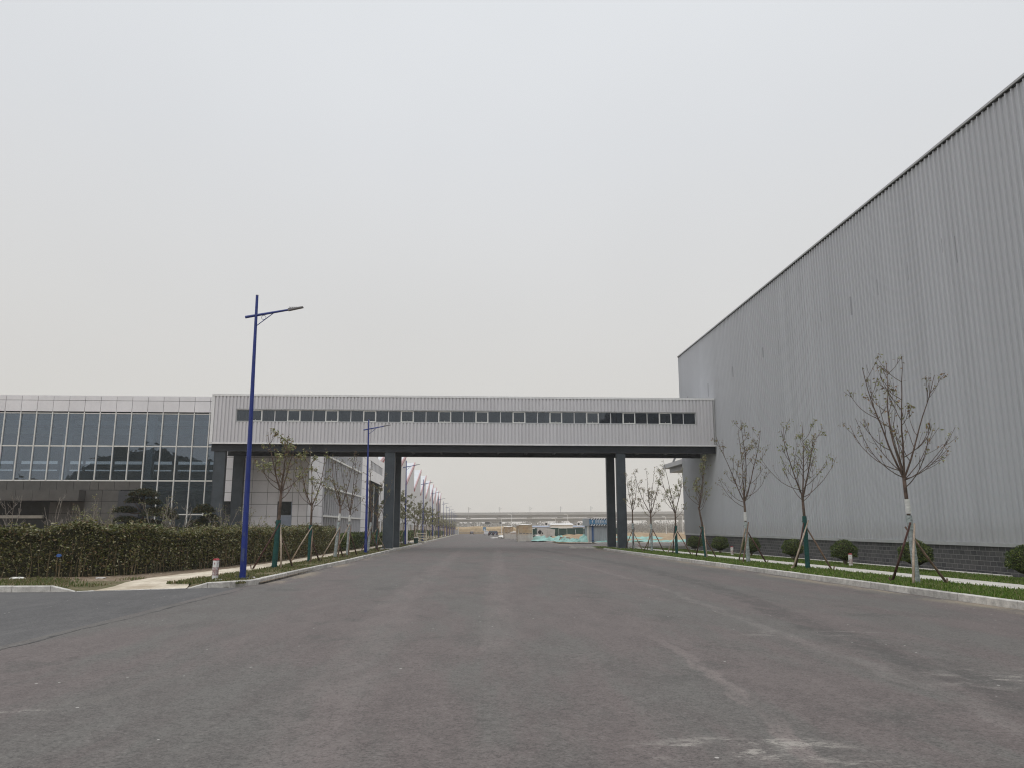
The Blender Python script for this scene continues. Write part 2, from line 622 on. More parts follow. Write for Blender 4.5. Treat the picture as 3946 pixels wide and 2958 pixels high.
M['bridge_clad'] = claddingmat('silver bridge cladding', (.600, .592, .612), var=.035, rough=.38)
M['trim'] = simple('light trim', (.74, .74, .74), .4, var=.05, scale=1)
M['trim_grey'] = simple('grey trim', (.40, .405, .41), .4, var=.06, scale=1)
M['steel'] = simple('dark steel paint', (.050, .062, .074), .5, var=.12, scale=1.2)
M['steel_dark'] = simple('dark girder', (.026, .031, .040), .5, var=.12, scale=1.2)
M['black'] = simple('gap', (.012, .013, .016), .8, var=.1)
M['joint'] = simple('panel joint', (.17, .17, .175), .8, var=.1)
M['brick'] = brickmat('dark block base')
M['white_panel'] = simple('white aluminium panel', (.76, .75, .77), .35, var=.03, scale=.6, island=.025)
M['dark_stone'] = simple('dark grey stone', (.088, .084, .078), .55, var=.08, scale=1.5, island=.06)
M['dark_box'] = simple('charcoal cladding', (.045, .048, .056), .5, var=.06)
M['frame'] = simple('pale window frame', (.70, .70, .67), .4, var=.04)
M['interior'] = simple('interior wall', (.20, .20, .20), .9, var=.05)
M['interior_lite'] = simple('interior column', (.62, .64, .64), .8, var=.05)
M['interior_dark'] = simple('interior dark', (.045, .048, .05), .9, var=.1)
M['glass'] = glassmat('curtain wall glass', .105, (.58, .66, .72), .012)
M['glass_b'] = glassmat('bridge glass', .045, (.42, .44, .45), .03)
M['blueleaf'] = simple('blue grey door leaf', (.30, .345, .43), .5, var=.05)
M['factory'] = simple('factory cladding', (.60, .60, .615), .5, var=.05, scale=.3, stretch=(1, 1, .3))
M['factory_dark'] = simple('factory brown cladding', (.21, .17, .18), .5, var=.05, scale=.3)
M['roof'] = simple('pale roof sheet', (.60, .62, .635), .45, var=.05, scale=.3)
M['red'] = simple('red fascia', (.36, .045, .055), .5, var=.08)
M['pink'] = simple('faded fascia', (.50, .27, .27), .5, var=.08)
M['blue'] = simple('blue lamp post', (.012, .030, .20), .35, var=.10, scale=2, spec=.5)
M['blue_worn'] = simple('worn blue paint', (.05, .075, .20), .5, var=.2, scale=9)
M['lamp'] = simple('lamp head', (.22, .21, .22), .45, var=.05)
M['white'] = simple('white paint', (.75, .75, .74), .5, var=.04)
M['redcap'] = simple('red cap', (.42, .05, .06), .5, var=.1)
M['redtext'] = simple('red lettering', (.26, .045, .05), .6, var=.05)
M['bark'] = simple('bark', (.115, .080, .062), .9, var=.25, scale=6, bmp=.5)
M['bark_grey'] = simple('grey bark', (.24, .215, .185), .9, var=.2, scale=6, bmp=.4)
M['wrap_green'] = simple('green trunk wrap', (.008, .072, .064), .7, var=.16, scale=8, stretch=(1, 1, 3), bmp=.6)
M['wrap_pale'] = simple('pale trunk wrap', (.34, .38, .38), .6, var=.24, scale=7, stretch=(1, 1, 3), bmp=.6)
M['wrap_white'] = simple('white trunk wrap', (.62, .62, .60), .6, var=.1, scale=7, stretch=(1, 1, 3), bmp=.4)
M['stake'] = simple('timber stake', (.185, .125, .090), .9, var=.25, scale=5, bmp=.4)
M['stake_red'] = simple('red brown stake', (.10, .052, .045), .9, var=.25, scale=5, bmp=.4)
M['stake_pale'] = simple('bare timber stake', (.40, .32, .25), .9, var=.2, scale=5, bmp=.4)
M['leaf'] = leafmat('young leaves', [(.28, .30, .13), (.20, .23, .09), (.32, .30, .16), (.15, .16, .07), (.22, .15, .08)])
M['leaf_red'] = leafmat('bronze leaves', [(.20, .20, .09), (.26, .27, .13), (.16, .12, .07), (.24, .16, .09)])
M['leaf_far'] = leafmat('far leaves', [(.24, .25, .12), (.18, .20, .09), (.28, .25, .15)])
M['hedge'] = leafmat('hedge leaves', [(.090, .098, .026), (.15, .15, .040), (.062, .070, .020), (.22, .20, .075), (.17, .11, .052), (.10, .12, .028), (.045, .05, .018), (.40, .38, .23)], .2, .36)
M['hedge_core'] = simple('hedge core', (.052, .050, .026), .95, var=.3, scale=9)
M['stem'] = simple('hedge stems', (.22, .17, .10), .9, var=.25, scale=8)
M['box'] = leafmat('box bush leaves', [(.045, .080, .012), (.085, .125, .022), (.028, .048, .010), (.17, .20, .05)], .15, .45)
M['pine'] = leafmat('pine needles', [(.016, .026, .010), (.030, .042, .014), (.022, .030, .012), (.09, .065, .02)], .05)
M['grass'] = leafmat('grass blades', [(.13, .22, .032), (.18, .26, .05), (.095, .165, .027), (.26, .26, .11), (.08, .13, .022)], .35)
M['grass_dry'] = leafmat('worn grass blades', [(.12, .15, .04), (.17, .16, .07), (.08, .11, .03), (.26, .21, .12)], .3)
M['concrete'] = simple('viaduct concrete', (.29, .275, .265), .85, var=.06, scale=.15)
M['concrete_lite'] = simple('pale concrete', (.50, .48, .46), .85, var=.08, scale=1)
M['concrete_mid'] = simple('weathered parapet', (.37, .36, .345), .85, var=.06, scale=.15)
M['tarp'] = simple('green netting', (.235, .42, .375), .75, var=.14, scale=1.2, bmp=.5)
M['green_fence'] = simple('dark green hoarding', (.018, .055, .045), .8, var=.2, scale=.5)
M['carton'] = simple('cardboard', (.45, .32, .19), .85, var=.08, scale=2)
M['timber'] = simple('pale timber', (.62, .57, .45), .85, var=.12, scale=3)
M['wrapfilm'] = wrapmat('stretch film')
M['plastic'] = simple('white plastic sheet', (.80, .79, .74), .45, var=.05)
M['booth'] = simple('grey booth sheet', (.34, .355, .37), .6, var=.06, scale=1, stretch=(4, 4, .3))
M['booth_blue'] = simple('blue sign face', (.085, .22, .37), .5, var=.05)
M['deep_blue'] = simple('blue pipe', (.05, .13, .32), .5, var=.05)
M['car_black'] = simple('dark car paint', (.018, .020, .030), .2, metal=.3, var=.05)
M['car_white'] = simple('white car paint', (.72, .73, .74), .25, var=.02)
M['car_navy'] = simple('navy car paint', (.025, .035, .08), .2, metal=.3, var=.05)
M['car_glass'] = simple('car glass', (.02, .025, .03), .08, var=.05, spec=.8)
M['rubber'] = simple('rubber', (.02, .02, .02), .9, var=.1)
M['tail'] = simple('tail lamp', (.35, .02, .02), .3, var=.05)
M['plate'] = simple('number plate', (.55, .60, .7), .5, var=.03)
M['woods'] = leafmat('far woods', [(.19, .17, .15), (.22, .195, .17), (.16, .145, .125)], .05, .9)
M['hill'] = groundmat('wooded slope', (.05, .055, .04), (.08, .08, .06), (.035, .04, .03), .03)
M['blue_cloth'] = simple('blue plastic scrap', (.05, .13, .38), .5, var=.15)


def hr(x):
    """how far the right-hand lawn stands above (+) or below the road plane"""
    return .12 - .32 * (max(0, x - 11.5) / 9.5) ** 1.5


def sheet(name, pts, h, mat, label, cat):
    mb = MB()
    mb.poly([(p[0], p[1], gz(p[1], p[2] if len(p) > 2 else (h(p[0]) if callable(h) else h))) for p in pts])
    return tag(mb.build(name, mat), label, cat, kind='structure')


# ------------------------------------------------------------------ the ground
mb = MB()
ys = [-500, -60, 440, 2500]
xs = [-1500, -300, -60, 21.5, 60, 300, 1500]
for i in range(len(ys) - 1):
    for j in range(len(xs) - 1):
        mb.quad((xs[j], ys[i], gz(ys[i], -.55)), (xs[j + 1], ys[i], gz(ys[i], -.55)), (xs[j + 1], ys[i + 1], gz(ys[i + 1], -.55)), (xs[j], ys[i + 1], gz(ys[i + 1], -.55)))
tag(mb.build('ground', M['ground']), 'open dry ground around and beyond the factory site', 'ground', kind='structure')

sheet('road', [(-6.62, -40), (11.46, -40), (11.46, 101), (11.46, 440), (-6.62, 440)], 0, M['asphalt'], 'wide dusty grey asphalt road running straight under the footbridge', 'road')
sheet('side_road', [(-80, -40), (-6.62, -40), (-6.62, 23.2), (-80, 23.2)], 0, M['asphalt_new'], 'darker asphalt of the side road joining from the left', 'side road')
sheet('cross_road', [(11.46, 77.5), (120, 77.5), (120, 101), (11.46, 101)], 0, M['asphalt'], 'asphalt of the cross road leaving right just beyond the bridge', 'side road')
sheet('driveway', [(-60, 97), (-6.62, 97), (-6.62, 107), (-60, 107)], 0, M['asphalt_new'], 'asphalt driveway opening left beyond the bridge columns', 'driveway')
# ragged sealed joint between the two asphalts
rs = np.random.RandomState(5)
mb = MB()
yy = np.arange(-6, 23, .25)
px = -6.55 + np.cumsum(rs.normal(0, .035, len(yy))) * .6
pw = .004 + .045 * rs.rand(len(yy)) ** 2
for i in range(len(yy) - 1):
    mb.quad((px[i] - pw[i], yy[i], gz(yy[i], .004)), (px[i] + pw[i], yy[i], gz(yy[i], .004)), (px[i + 1] + pw[i + 1], yy[i + 1], gz(yy[i + 1], .004)), (px[i + 1] - pw[i + 1], yy[i + 1], gz(yy[i + 1], .004)))
tag(mb.build('road_joint', M['crack']), 'dark ragged joint between the road and the side road asphalt', 'road joint', kind='structure')


def kerb(name, pts, label, top=.165, width=.14, stone=1.0, inner=1, drop=None, seed=1):
    """row of kerb stones along a polyline; inner = +1: the raised body lies left of the walking direction"""
    rr = random.Random(seed)
    mb = MB()
    P = [Vector((x, y, 0)) for x, y in pts]
    for i in range(len(P) - 1):
        a, b = P[i], P[i + 1]
        L = (b - a).length
        k = max(1, round(L / stone))
        for j in range(k):
            p, q = a.lerp(b, j / k), a.lerp(b, (j + 1) / k)
            t = (q - p).normalized()
            n = Vector((-t.y, t.x, 0)) * inner
            g = t * .006
            p, q = p + g, q - g
            dz = rr.uniform(-.004, .004)
            dn = n * rr.uniform(-.006, .006)
            h0 = h1 = top + dz
            if drop:
                h0, h1 = drop(p.x, p.y, top) + dz, drop(q.x, q.y, top) + dz
            ch = .018
            n0 = len(mb.v)
            for (s_, hh) in ((p, h0), (q, h1)):
                z = gz(s_.y)
                s1 = s_ + dn
                for off, zz in ((0, -.1), (0, hh - ch), (ch, hh), (width, hh), (width, -.1)):
                    c = s1 + n * off
                    mb.v.append((c.x, c.y, z + zz))
            for k2 in range(5):
                k3 = (k2 + 1) % 5
                mb.f.append((n0 + k2, n0 + k3, n0 + 5 + k3, n0 + 5 + k2))
                mb.m.append(0)
            mb.f.append((n0, n0 + 1, n0 + 2, n0 + 3, n0 + 4))
            mb.f.append((n0 + 9, n0 + 8, n0 + 7, n0 + 6, n0 + 5))
            mb.m += [0, 0]
    return tag(mb.build(name, M['kerb']), label, 'kerb', kind='structure')


def ramp_right(x, y, top):
    return top


def arc(cx_, cy_, r, a0, a1, n):
    return [(cx_ + r * math.cos(R(a0 + (a1 - a0) * i / n)), cy_ + r * math.sin(R(a0 + (a1 - a0) * i / n))) for i in range(n + 1)]


kerb('kerb', [(11.4, -20), (11.4, 66)] + arc(20.4, 66, 9, 180, 100, 8)[1:] + [(30, 76.5), (110, 77.4)], 'pale granite kerb along the right-hand lawn', inner=-1, seed=2)
LK = [(-6.45, 24.4), (-6.4, 30), (-6.22, 40), (-6.22, 62), (-6.1, 80), (-5.9, 96.5)]
kerb('kerb', [(-8.0, 22.95), (-7.5, 23.15), (-6.95, 23.5), (-6.6, 23.95)] + LK, 'pale granite kerb of the left verge from the corner ramp to the bridge', inner=1, stone=.9,
     drop=lambda x, y, t: t if x > -7.45 else max(.012, t * (1 - (-7.45 - x) / .55)), seed=3)
kerb('kerb', [(-60, 21.6), (-11.2, 21.85), (-10.6, 21.95)], 'granite kerb along the side road at the far left, ending in a ramp', inner=1,
     drop=lambda x, y, t: t if x < -11.2 else max(.012, t * (1 - (x + 11.2) / .6)), seed=4)
kerb('kerb', [(-10.58, 21.97), (-8.02, 22.93)], 'flush kerb stones across the foot of the pale path', top=.012, inner=1, seed=5)
kerb('kerb', [(-11, 107.4), (-7.2, 107.6), (-6.3, 108.4), (-6.2, 440)], 'long pale kerb of the left verge beyond the driveway', inner=1, stone=1.6, seed=6)
kerb('kerb', [(110, 101.3), (24, 101.0), (17, 101.2), (13.2, 104), (11.6, 112), (11.3, 140), (11.4, 440)], 'pale kerb round the building plot beyond the cross road', inner=-1, stone=1.6, seed=7)

# left bank: soil, verges, pale path
sheet('garden', [(-80, 25.2), (-8.6, 25.2), (-7.2, 24.6), (-6.36, 24.6), (-6.2, 97), (-80, 97)], .06, M['soil'], 'bare garden soil under the hedge and in front of the offices', 'soil')
sheet('garden', [(-80, 107.2), (-6.3, 107.7), (-6.3, 440), (-80, 440)], .07, M['soil'], 'bare soil between the factory and the far kerb', 'soil')
mb = MB()
PL = [(-10.2, 22.12, .013), (-10.15, 23.2, .05), (-10.35, 24.4, .085), (-10.5, 25.6, .085), (-10.55, 27.4, .085), (-10.05, 31.6, .085), (-9.75, 35, .085), (-9.5, 42.4, .085), (-9.55, 60, .085), (-9.45, 97, .085)]
PR = [(-8.02, 22.97, .013), (-8.15, 23.5, .05), (-8.75, 25.2, .085), (-8.8, 26.6, .085), (-8.85, 28.6, .085), (-8.5, 31.6, .085), (-8.38, 36, .085), (-8.3, 46, .085), (-8.27, 60, .085), (-8.25, 97, .085)]
for a, b, c, d in zip(PL[:-1], PR[:-1], PR[1:], PL[1:]):
    for q in ((a, b, c), (a, c, d)):
        mb.poly([(x, y, gz(y, h)) for x, y, h in q])
tag(mb.build('path', M['paving']), 'pale yellow concrete path along the hedge foot, widening at the corner', 'path', kind='structure')
sheet('path', [(-8.3, 107.7), (-8.3, 400), (-9.5, 400), (-9.5, 107.7)], .085, M['paving'], 'pale path beside the far row of street trees', 'path')
sheet('verge', [(-8.0, 23.03, .0), (-7.5, 23.22, .10), (-7.0, 23.56), (-6.62, 24.4), (-6.55, 30), (-6.38, 40), (-6.38, 62), (-6.26, 80), (-6.06, 96.5), (-8.22, 96.5), (-8.27, 46), (-8.35, 36), (-8.47, 31), (-8.82, 28.6), (-8.72, 25.6)], .098, M['verge'],
      'narrow worn grass verge between the left kerb and the pale path', 'verge')
sheet('verge', [(-60, 21.7), (-11.2, 21.93, .09), (-10.62, 22.03, 0), (-10.22, 22.15, .008), (-10.17, 23.2, .045), (-10.38, 24.4), (-10.5, 25.3), (-60, 25.3)], .07, M['verge'], 'scruffy strip of grass along the kerb of the side road', 'verge')
sheet('verge', [(-6.4, 108.4), (-6.4, 400), (-8.2, 400), (-8.2, 108.4)], .098, M['verge'], 'far grass verge with the row of street trees', 'verge')

sheet('garden', [(-8.3, 22.80), (-7.0, 23.45), (-7.0, 24.8), (-8.3, 24.8)], .006, M['soil'], 'bit of bare soil at the tip of the left verge', 'soil')

# right bank: lawn falling gently to the hall, with the path on it
mb = MB()
cols = [11.53, 12.4, 13.3, 14.2, 14.9, 15.7, 16.5, 17.4, 18.3, 19.3, 20.3, 21.45]
for i in range(len(cols) - 1):
    a, b = cols[i], cols[i + 1]
    def yend(x):
        return 66 + math.sqrt(max(0, 81 - (20.4 - min(x, 20.4)) ** 2)) - .15
    mb.quad((a, -20, gz(-20, hr(a))), (b, -20, gz(-20, hr(b))), (b, yend(b), gz(yend(b), hr(b))), (a, yend(a), gz(yend(a), hr(a))))
mb.quad((21.45, 77.3, gz(77, -.2)), (21.45, 75, gz(75, -.2)), (110, 75, gz(75, -.2)), (110, 77.3, gz(77, .05)))
tag(mb.build('lawn', M['lawn']), 'green lawn strip between the right kerb and the grey hall', 'lawn', kind='structure')
mb = MB()
pa, pb, pc = 14.25, 15.3, 16.35
for y0, y1 in ((-20, 68), (68, 73.5)):
    for a, b in ((pa, pb), (pb, pc)):
        mb.quad((a, y0, gz(y0, hr(a) + .03)), (b, y0, gz(y0, hr(b) + .03)), (b, y1, gz(y1, hr(b) + .03)), (a, y1, gz(y1, hr(a) + .03)))
tag(mb.build('path', M['paving_grey']), 'pale concrete path across the lawn in front of the grey hall', 'path', kind='structure')
mb = MB()
mb.box(20.8, 21.31, 30, 74.5, -1, -.9)
mb.v = [(x, y, gz(y, hr(20.6) + (.06 if z > -.95 else -.2))) for x, y, z in mb.v]
tag(mb.build('apron', M['paving_grey']), 'thin concrete strip along the foot of the grey hall', 'paving', kind='structure')

# ------------------------------------------------------------------ the grey hall on the right
HX = 21.45


def ribbed(mb, u0, u1, z0, z1, pitch, depth, top, slope, place):
    """trapezoidal sheet; place(u, d, z) -> point, d outwards"""
    u = u0
    prof = []
    while u < u1 - 1e-6:
        for du, d in ((0, 0), (pitch - top - 2 * slope, 0), (pitch - top - slope, depth), (pitch - slope, depth)):
            uu = u + du
            if uu <= u1: prof.append((uu, d))
        u += pitch
    prof.append((u1, 0))
    n = len(mb.v)
    mb.v += [place(a, d, z0) for a, d in prof] + [place(a, d, z1) for a, d in prof]
    k = len(prof)
    for i in range(k - 1):
        mb.f.append((n + i, n + i + 1, n + k + i + 1, n + k + i))
        mb.m.append(0)


hall = empty('warehouse', (HX, 30, 0), 'huge plain grey hall of vertical ribbed steel on a dark block base', 'warehouse')
segs = [(-22, 49.7), (49.75, 60.9), (60.95, 77.0)]
mb = MB()
for a, b in segs:
    ribbed(mb, a, b, .90, 18.76, .35, .085, .045, .026, lambda u, d, z: (HX - d, u, z))
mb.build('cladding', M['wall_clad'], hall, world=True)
mb = MB()
mb.box(HX + .02, HX + 60, -22, 77.05, .2, 18.75)
mb.build('wall', M['trim_grey'], hall, world=True)
mb = MB()
mb.box(HX - .13, HX + 60.1, -22.1, 77.16, 18.82, 18.93)
mb.build('roof_edge', M['trim_grey'], hall, world=True, bevel=.01)
mb = MB()
mb.box(HX - .07, HX + .018, -22, 77.1, 18.765, 18.817)
mb.build('roof_edge_shade', M['black'], hall, world=True)  # solid black strip standing in for the shadow below the roof edge
mb = MB()
mb.box(HX - .10, HX + .018, -22, 77.10, .80, .95)
mb.box(HX - .06, HX + .1, 77.02, 77.10, .96, 18.74)
mb.build('flashing', M['trim_grey'], hall, world=True)
mb = MB()
mb.box(HX - .03, HX + .019, -22, 77.0, -1.3, .795)
mb.box(HX + .0, HX + 59, 77.06, 77.09, -1.3, .795)
mb.build('block_base', M['brick'], hall, world=True)
mb = MB()
mb.box(21.6, 34, 77.2, 85.6, 7.95, 8.42)
mb.box(22.2, 34, 77.2, 85.2, 7.5, 7.94)
o = mb.build('canopy', M['trim_grey'], hall, world=True)
mb = MB()
mb.tube([(21.95, 83.0, 8.3), (22.0, 77.25, 11.2)], .12, 8)
mb.build('tie_rod', M['trim_grey'], o, world=False)
bpy.data.objects['tie_rod'].location = (-HX, -30, 0)
# ------------------------------------------------------------------ the enclosed footbridge
BY0, BY1 = 65.8, 71.1
BX0, BX1 = -22.0, 21.34
br = empty('footbridge', (0, BY0, 0), 'long enclosed silver footbridge with one window band spanning the road', 'footbridge')
WX0, WX1, WZ0, WZ1 = -19.9, 19.6, 10.40, 11.38
mb = MB()
F_ = lambda u, d, z: (u, BY0 - d, z)
PB = dict(pitch=.30, depth=.05, top=.10, slope=.03)
def rib2(u0, u1, z0, z1): ribbed(mb, u0, u1, z0, z1, .30, .075, .175, .015, F_)
rib2(BX0 + .25, WX0 - .06, 8.56, 12.52)
rib2(WX0 - .06, WX1 + .06, 8.56, WZ0 - .07)
rib2(WX0 - .06, WX1 + .06, WZ1 + .07, 12.52)
rib2(WX1 + .06, BX1 - .15, 8.56, 12.52)
mb.build('cladding', M['bridge_clad'], br, world=True)
mb = MB()   # roof edge, corner posts, foot rail
mb.box(BX0, BX1, BY0 - .09, BY1 + .08, 12.53, 12.70)
mb.box(BX0 + .0, BX0 + .24, BY0 - .07, BY0 + .02, 8.62, 12.525)
mb.box(BX0, BX1, BY0 - .085, BY0 + .03, 8.46, 8.58)
mb.build('trim', M['trim'], br, world=True)
mb = MB()
mb.box(BX1 - .14, BX1 - .02, BY0 - .07, BY0 + .02, 8.6, 12.525)
mb.build('end_trim', M['trim_grey'], br, world=True)
mb = MB()   # window surround
for a, b, c, d in ((WX0 - .07, WX1 + .07, WZ1, WZ1 + .08), (WX0 - .07, WX1 + .07, WZ0 - .08, WZ0), (WX0 - .07, WX0, WZ0, WZ1), (WX1, WX1 + .07, WZ0, WZ1)):
    mb.box(a, b, BY0 - .06, BY0 + .12, c, d)
mb.build('window_surround', M['trim_grey'], br, world=True)
npane = 37
pw_ = (WX1 - WX0) / npane
for i in range(npane):
    a, b = WX0 + i * pw_, WX0 + (i + 1) * pw_
    opening = i % 3 == 1
    t = .075 if opening else .030
    yf = BY0 + (.0 if opening else .04)
    mb = MB()
    mb.box(a + .002, a + t, yf, yf + .05, WZ0 + .001, WZ1 - .001)
    mb.box(b - t, b - .002, yf, yf + .05, WZ0 + .001, WZ1 - .001)
    mb.box(a + t, b - t, yf, yf + .05, WZ0 + .001, WZ0 + t)
    mb.box(a + t, b - t, yf, yf + .05, WZ1 - t, WZ1 - .001)
    if opening:
        mb.box((a + b) / 2 - .012, (a + b) / 2 + .012, yf - .025, yf - .002, WZ0 + .05, WZ0 + .17)
    f = mb.build('window', M['frame'] if opening else M['trim'], br, world=True)
    mb = MB()
    mb.box(a + t, b - t, yf + .02, yf + .03, WZ0 + t, WZ1 - t)
    g = mb.build('pane', M['glass_b'], f)
    g.location = (0, -BY0, 0)
mb = MB()   # inner shell
mb.box(BX0 + .02, BX1 - .02, BY0 + .13, BY1, 8.60, 8.75)
mb.box(BX0 + .02, BX1 - .02, BY0 + .02, BY1, 12.30, 12.52)
mb.box(BX0 + .02, BX1 - .02, BY1 - .12, BY1, 8.76, 12.29)
mb.box(BX0 + .02, BX0 + .12, BY0 + .1, BY1 - .13, 8.76, 12.29)
mb.build('inner_shell', M['interior'], br, world=True)
mb = MB()
mb.box(BX0 + .13, BX1 - .03, BY0 + .022, BY0 + .12, 8.6, WZ0 - .08)
mb.box(BX0 + .13, BX1 - .03, BY0 + .022, BY0 + .12, WZ1 + .08, 12.29)
mb.build('lining', M['interior_dark'], br, world=True)
mb = MB()
for x in (-13.6, -6.9, .3, 6.6, 12.9, -19.0):
    mb = MB()
    mb.box(x - .16, x + .16, BY0 + .25, BY0 + .6, 8.76, 12.29)
    mb.build('inner_column', M['interior_lite'], br, world=True)
mb = MB()   # girders under the floor
mb.box(BX0 + .1, HX - .1, BY0 + .28, BY0 + .56, 7.92, 8.455)
mb.box(BX0 + .1, HX - .1, BY1 - .5, BY1 - .22, 7.92, 8.455)
mb.box(BX0 + .1, HX - .1, BY0 + .18, BY0 + .66, 7.88, 7.918)
mb.box(BX0 + .1, HX - .1, BY1 - .6, BY1 - .12, 7.88, 7.918)
for i in range(17):
    x = BX0 + 1.5 + i * 2.55
    mb.box(x - .1, x + .1, BY0 + .57, BY1 - .51, 8.10, 8.44)
mb.build('girder', M['steel_dark'], br, world=True)
mb = MB()
mb.box(BX0 + .05, BX1, BY0 + .04, BY1, 8.46, 8.595)
mb.build('floor_deck', M['steel_dark'], br, world=True)
for xa, xb in (((-21.62, -20.68), (-21.32, -20.39)), ((-7.32, -6.46), (-7.20, -6.33)), ((12.58, 13.36), (12.48, 13.22))):
    for y0 in (BY0 + .25, BY1 - .65):
        x0, x1 = xa if y0 < BY0 + 2 else xb
        mb = MB()
        z0 = gz(y0, -.2)
        mb.box(x0, x0 + .04, y0, y0 + .5, z0, 7.875)
        mb.box(x1 - .04, x1, y0, y0 + .5, z0, 7.875)
        mb.box(x0 + .041, x1 - .041, y0 + .03, y0 + .47, z0, 7.875)
        c = mb.build('column', M['steel'], br, world=True)
        mb = MB()
        mb.box(x0 - .15, x1 + .15, y0 - .15, y0 + .65, z0, z0 + .38)
        c2 = mb.build('footing', M['concrete_lite'], c)
        c2.location = (0, -BY0, 0)

# ------------------------------------------------------------------ the office building on the left
FY = 72.0
MOD = 1.413
GX = -24.167            # a mullion line
of = empty('office_building', (-30, FY, 0), 'long low office building with white parapet and glass curtain wall behind the hedge', 'office building')
WX = -23.2              # glass ends, white wall begins
SX = -14.9              # side wall plane
LX = -62.0


def panels(mb, x0, x1, zs, xs_, y, gap=.019, depth=.05):
    """flat panels with open joints, facing -y"""
    xs2 = sorted([x for x in xs_ if x0 < x < x1] + [x0, x1])
    zs2 = sorted(zs)
    for a, b in zip(xs2[:-1], xs2[1:]):
        for c, d in zip(zs2[:-1], zs2[1:]):
            if b - a > 3 * gap:
                mb.box(a + gap, b - gap, y - depth, y, c + gap, d - gap)


def panels_x(mb, y0, y1, zs, ys_, x, gap=.022, depth=.05):
    ys2 = sorted([q for q in ys_ if y0 < q < y1] + [y0, y1])
    zs2 = sorted(zs)
    for a, b in zip(ys2[:-1], ys2[1:]):
        for c, d in zip(zs2[:-1], zs2[1:]):
            if b - a > 3 * gap:
                mb.box(x, x + depth, a + gap, b - gap, c + gap, d - gap)


grid = [GX + MOD * k for k in range(-30, 10)]
mb = MB()
panels(mb, LX, WX + .1, [11.98, 13.02, 13.48], grid, FY - .10)
mb.build('parapet', M['white_panel'], of, world=True)
rows = [-.6, .40, 1.47, 2.54, 3.60, 4.66, 5.73, 6.80, 7.87, 8.94, 10.0, 11.1, 12.1, 13.0, 13.48]
DX = [(-22.75, -21.1), (-17.55, -16.25)]   # door recesses in the white wall
mb = MB()
for a, b, z0 in ((WX + .1, DX[0][0], None), (DX[0][0], DX[0][1], 3.86), (DX[0][1], DX[1][0], None), (DX[1][0], DX[1][1], 3.86), (DX[1][1], SX, None)):
    zs = rows if z0 is None else [z0] + [z for z in rows if z > z0 + .1]
    panels(mb, a, b, zs, grid, FY - .001)
mb.build('white_wall', M['white_panel'], of, world=True)
mb = MB()   # backing seen only in the joints, and returns
mb.box(LX, WX, FY - .10, FY + .2, 11.985, 13.42)
for a, b, z0 in ((WX, DX[0][0], -1), (DX[0][0], DX[0][1], 3.87), (DX[0][1], DX[1][0], -1), (DX[1][0], DX[1][1], 3.87), (DX[1][1], SX - .05, -1)):
    mb.box(a, b, FY, FY + .3, z0, 13.4)
mb.box(SX - .3, SX - .001, FY + .3, 79.0, -1, 13.4)
mb.box(SX - .3, SX - .001, 106.0, 114.6, -1, 12.3)
mb.box(SX - .3, SX - .001, 79.0, 106, 11.9, 12.3)
mb.build('backing', M['joint'], of, world=True)
# doors in the white wall
for k, (a, b) in enumerate(DX):
    mb = MB()
    mb.box(a + .02, a + .12, FY + .18, FY + .26, -.5, 3.85)
    mb.box(b - .12, b - .02, FY + .18, FY + .26, -.5, 3.85)
    mb.box(a + .12, b - .12, FY + .18, FY + .26, 2.5, 2.62)
    mb.box(a + .12, b - .12, FY + .20, FY + .25, -.5, 2.49)
    d = mb.build('door', M['blueleaf'] if k else M['dark_box'], of, world=True)
    mb = MB()
    mb.box(a + .12, b - .12, FY + .2, FY + .23, 2.63, 3.85)
    g = mb.build('fanlight', M['car_glass'], d)
    g.location = (30, -FY, 0)
# curtain wall frame
glassx = [g for g in grid if LX < g < WX - .1]
LB = GX - 4 * MOD + .05   # left edge of the full-height glass at the right end (about -29.8)
mb = MB()
for x in glassx:
    z0 = -.5 if x > LB - .2 else 5.72
    mb.box(x - .045, x + .045, FY - .12, FY + .06, z0, 11.975)
mb.box(WX - .16, WX - .001, FY - .10, FY + .06, -.5, 11.975)
for z in (8.83, 5.70):
    mb.box(LX, WX - .17, FY - .075, FY + .02, z - .055, z + .055)
mb.box(LB, WX - .17, FY - .075, FY + .02, 2.63, 2.73)
mb.box(LX, WX - .17, FY - .085, FY + .03, 11.80, 11.87)
mb.build('curtain_wall_frame', M['frame'], of, world=True)
mb = MB()
mb.box(LX, WX - .01, FY - .07, FY + .1, 11.875, 11.98)
mb.build('shadow_gap', M['black'], of, world=True)
xs_b = glassx + [WX - .16]
for a, b in zip(xs_b[:-1], xs_b[1:]):
    if b < -47: continue
    lv = [(5.755, 8.775), (8.885, 11.80)]
    if a > LB - .2: lv += [(2.73, 5.645), (-.4, 2.63)]
    for c, d in lv:
        mb = MB()
        mb.box(a + .045, b - (.045 if b < WX - .2 else 0), FY - .01, FY + .005, c, d)
        tx, tz = random.Random(a * 31 + c).gauss(0, .0035), random.Random(a * 17 + d).gauss(0, .0035)   # each pane hangs a hair out of true
        mb.v = [(x, y + (x - a) * tx + (z - c) * tz, z) for x, y, z in mb.v]
        mb.build('window_pane', M['glass'], of, world=True)
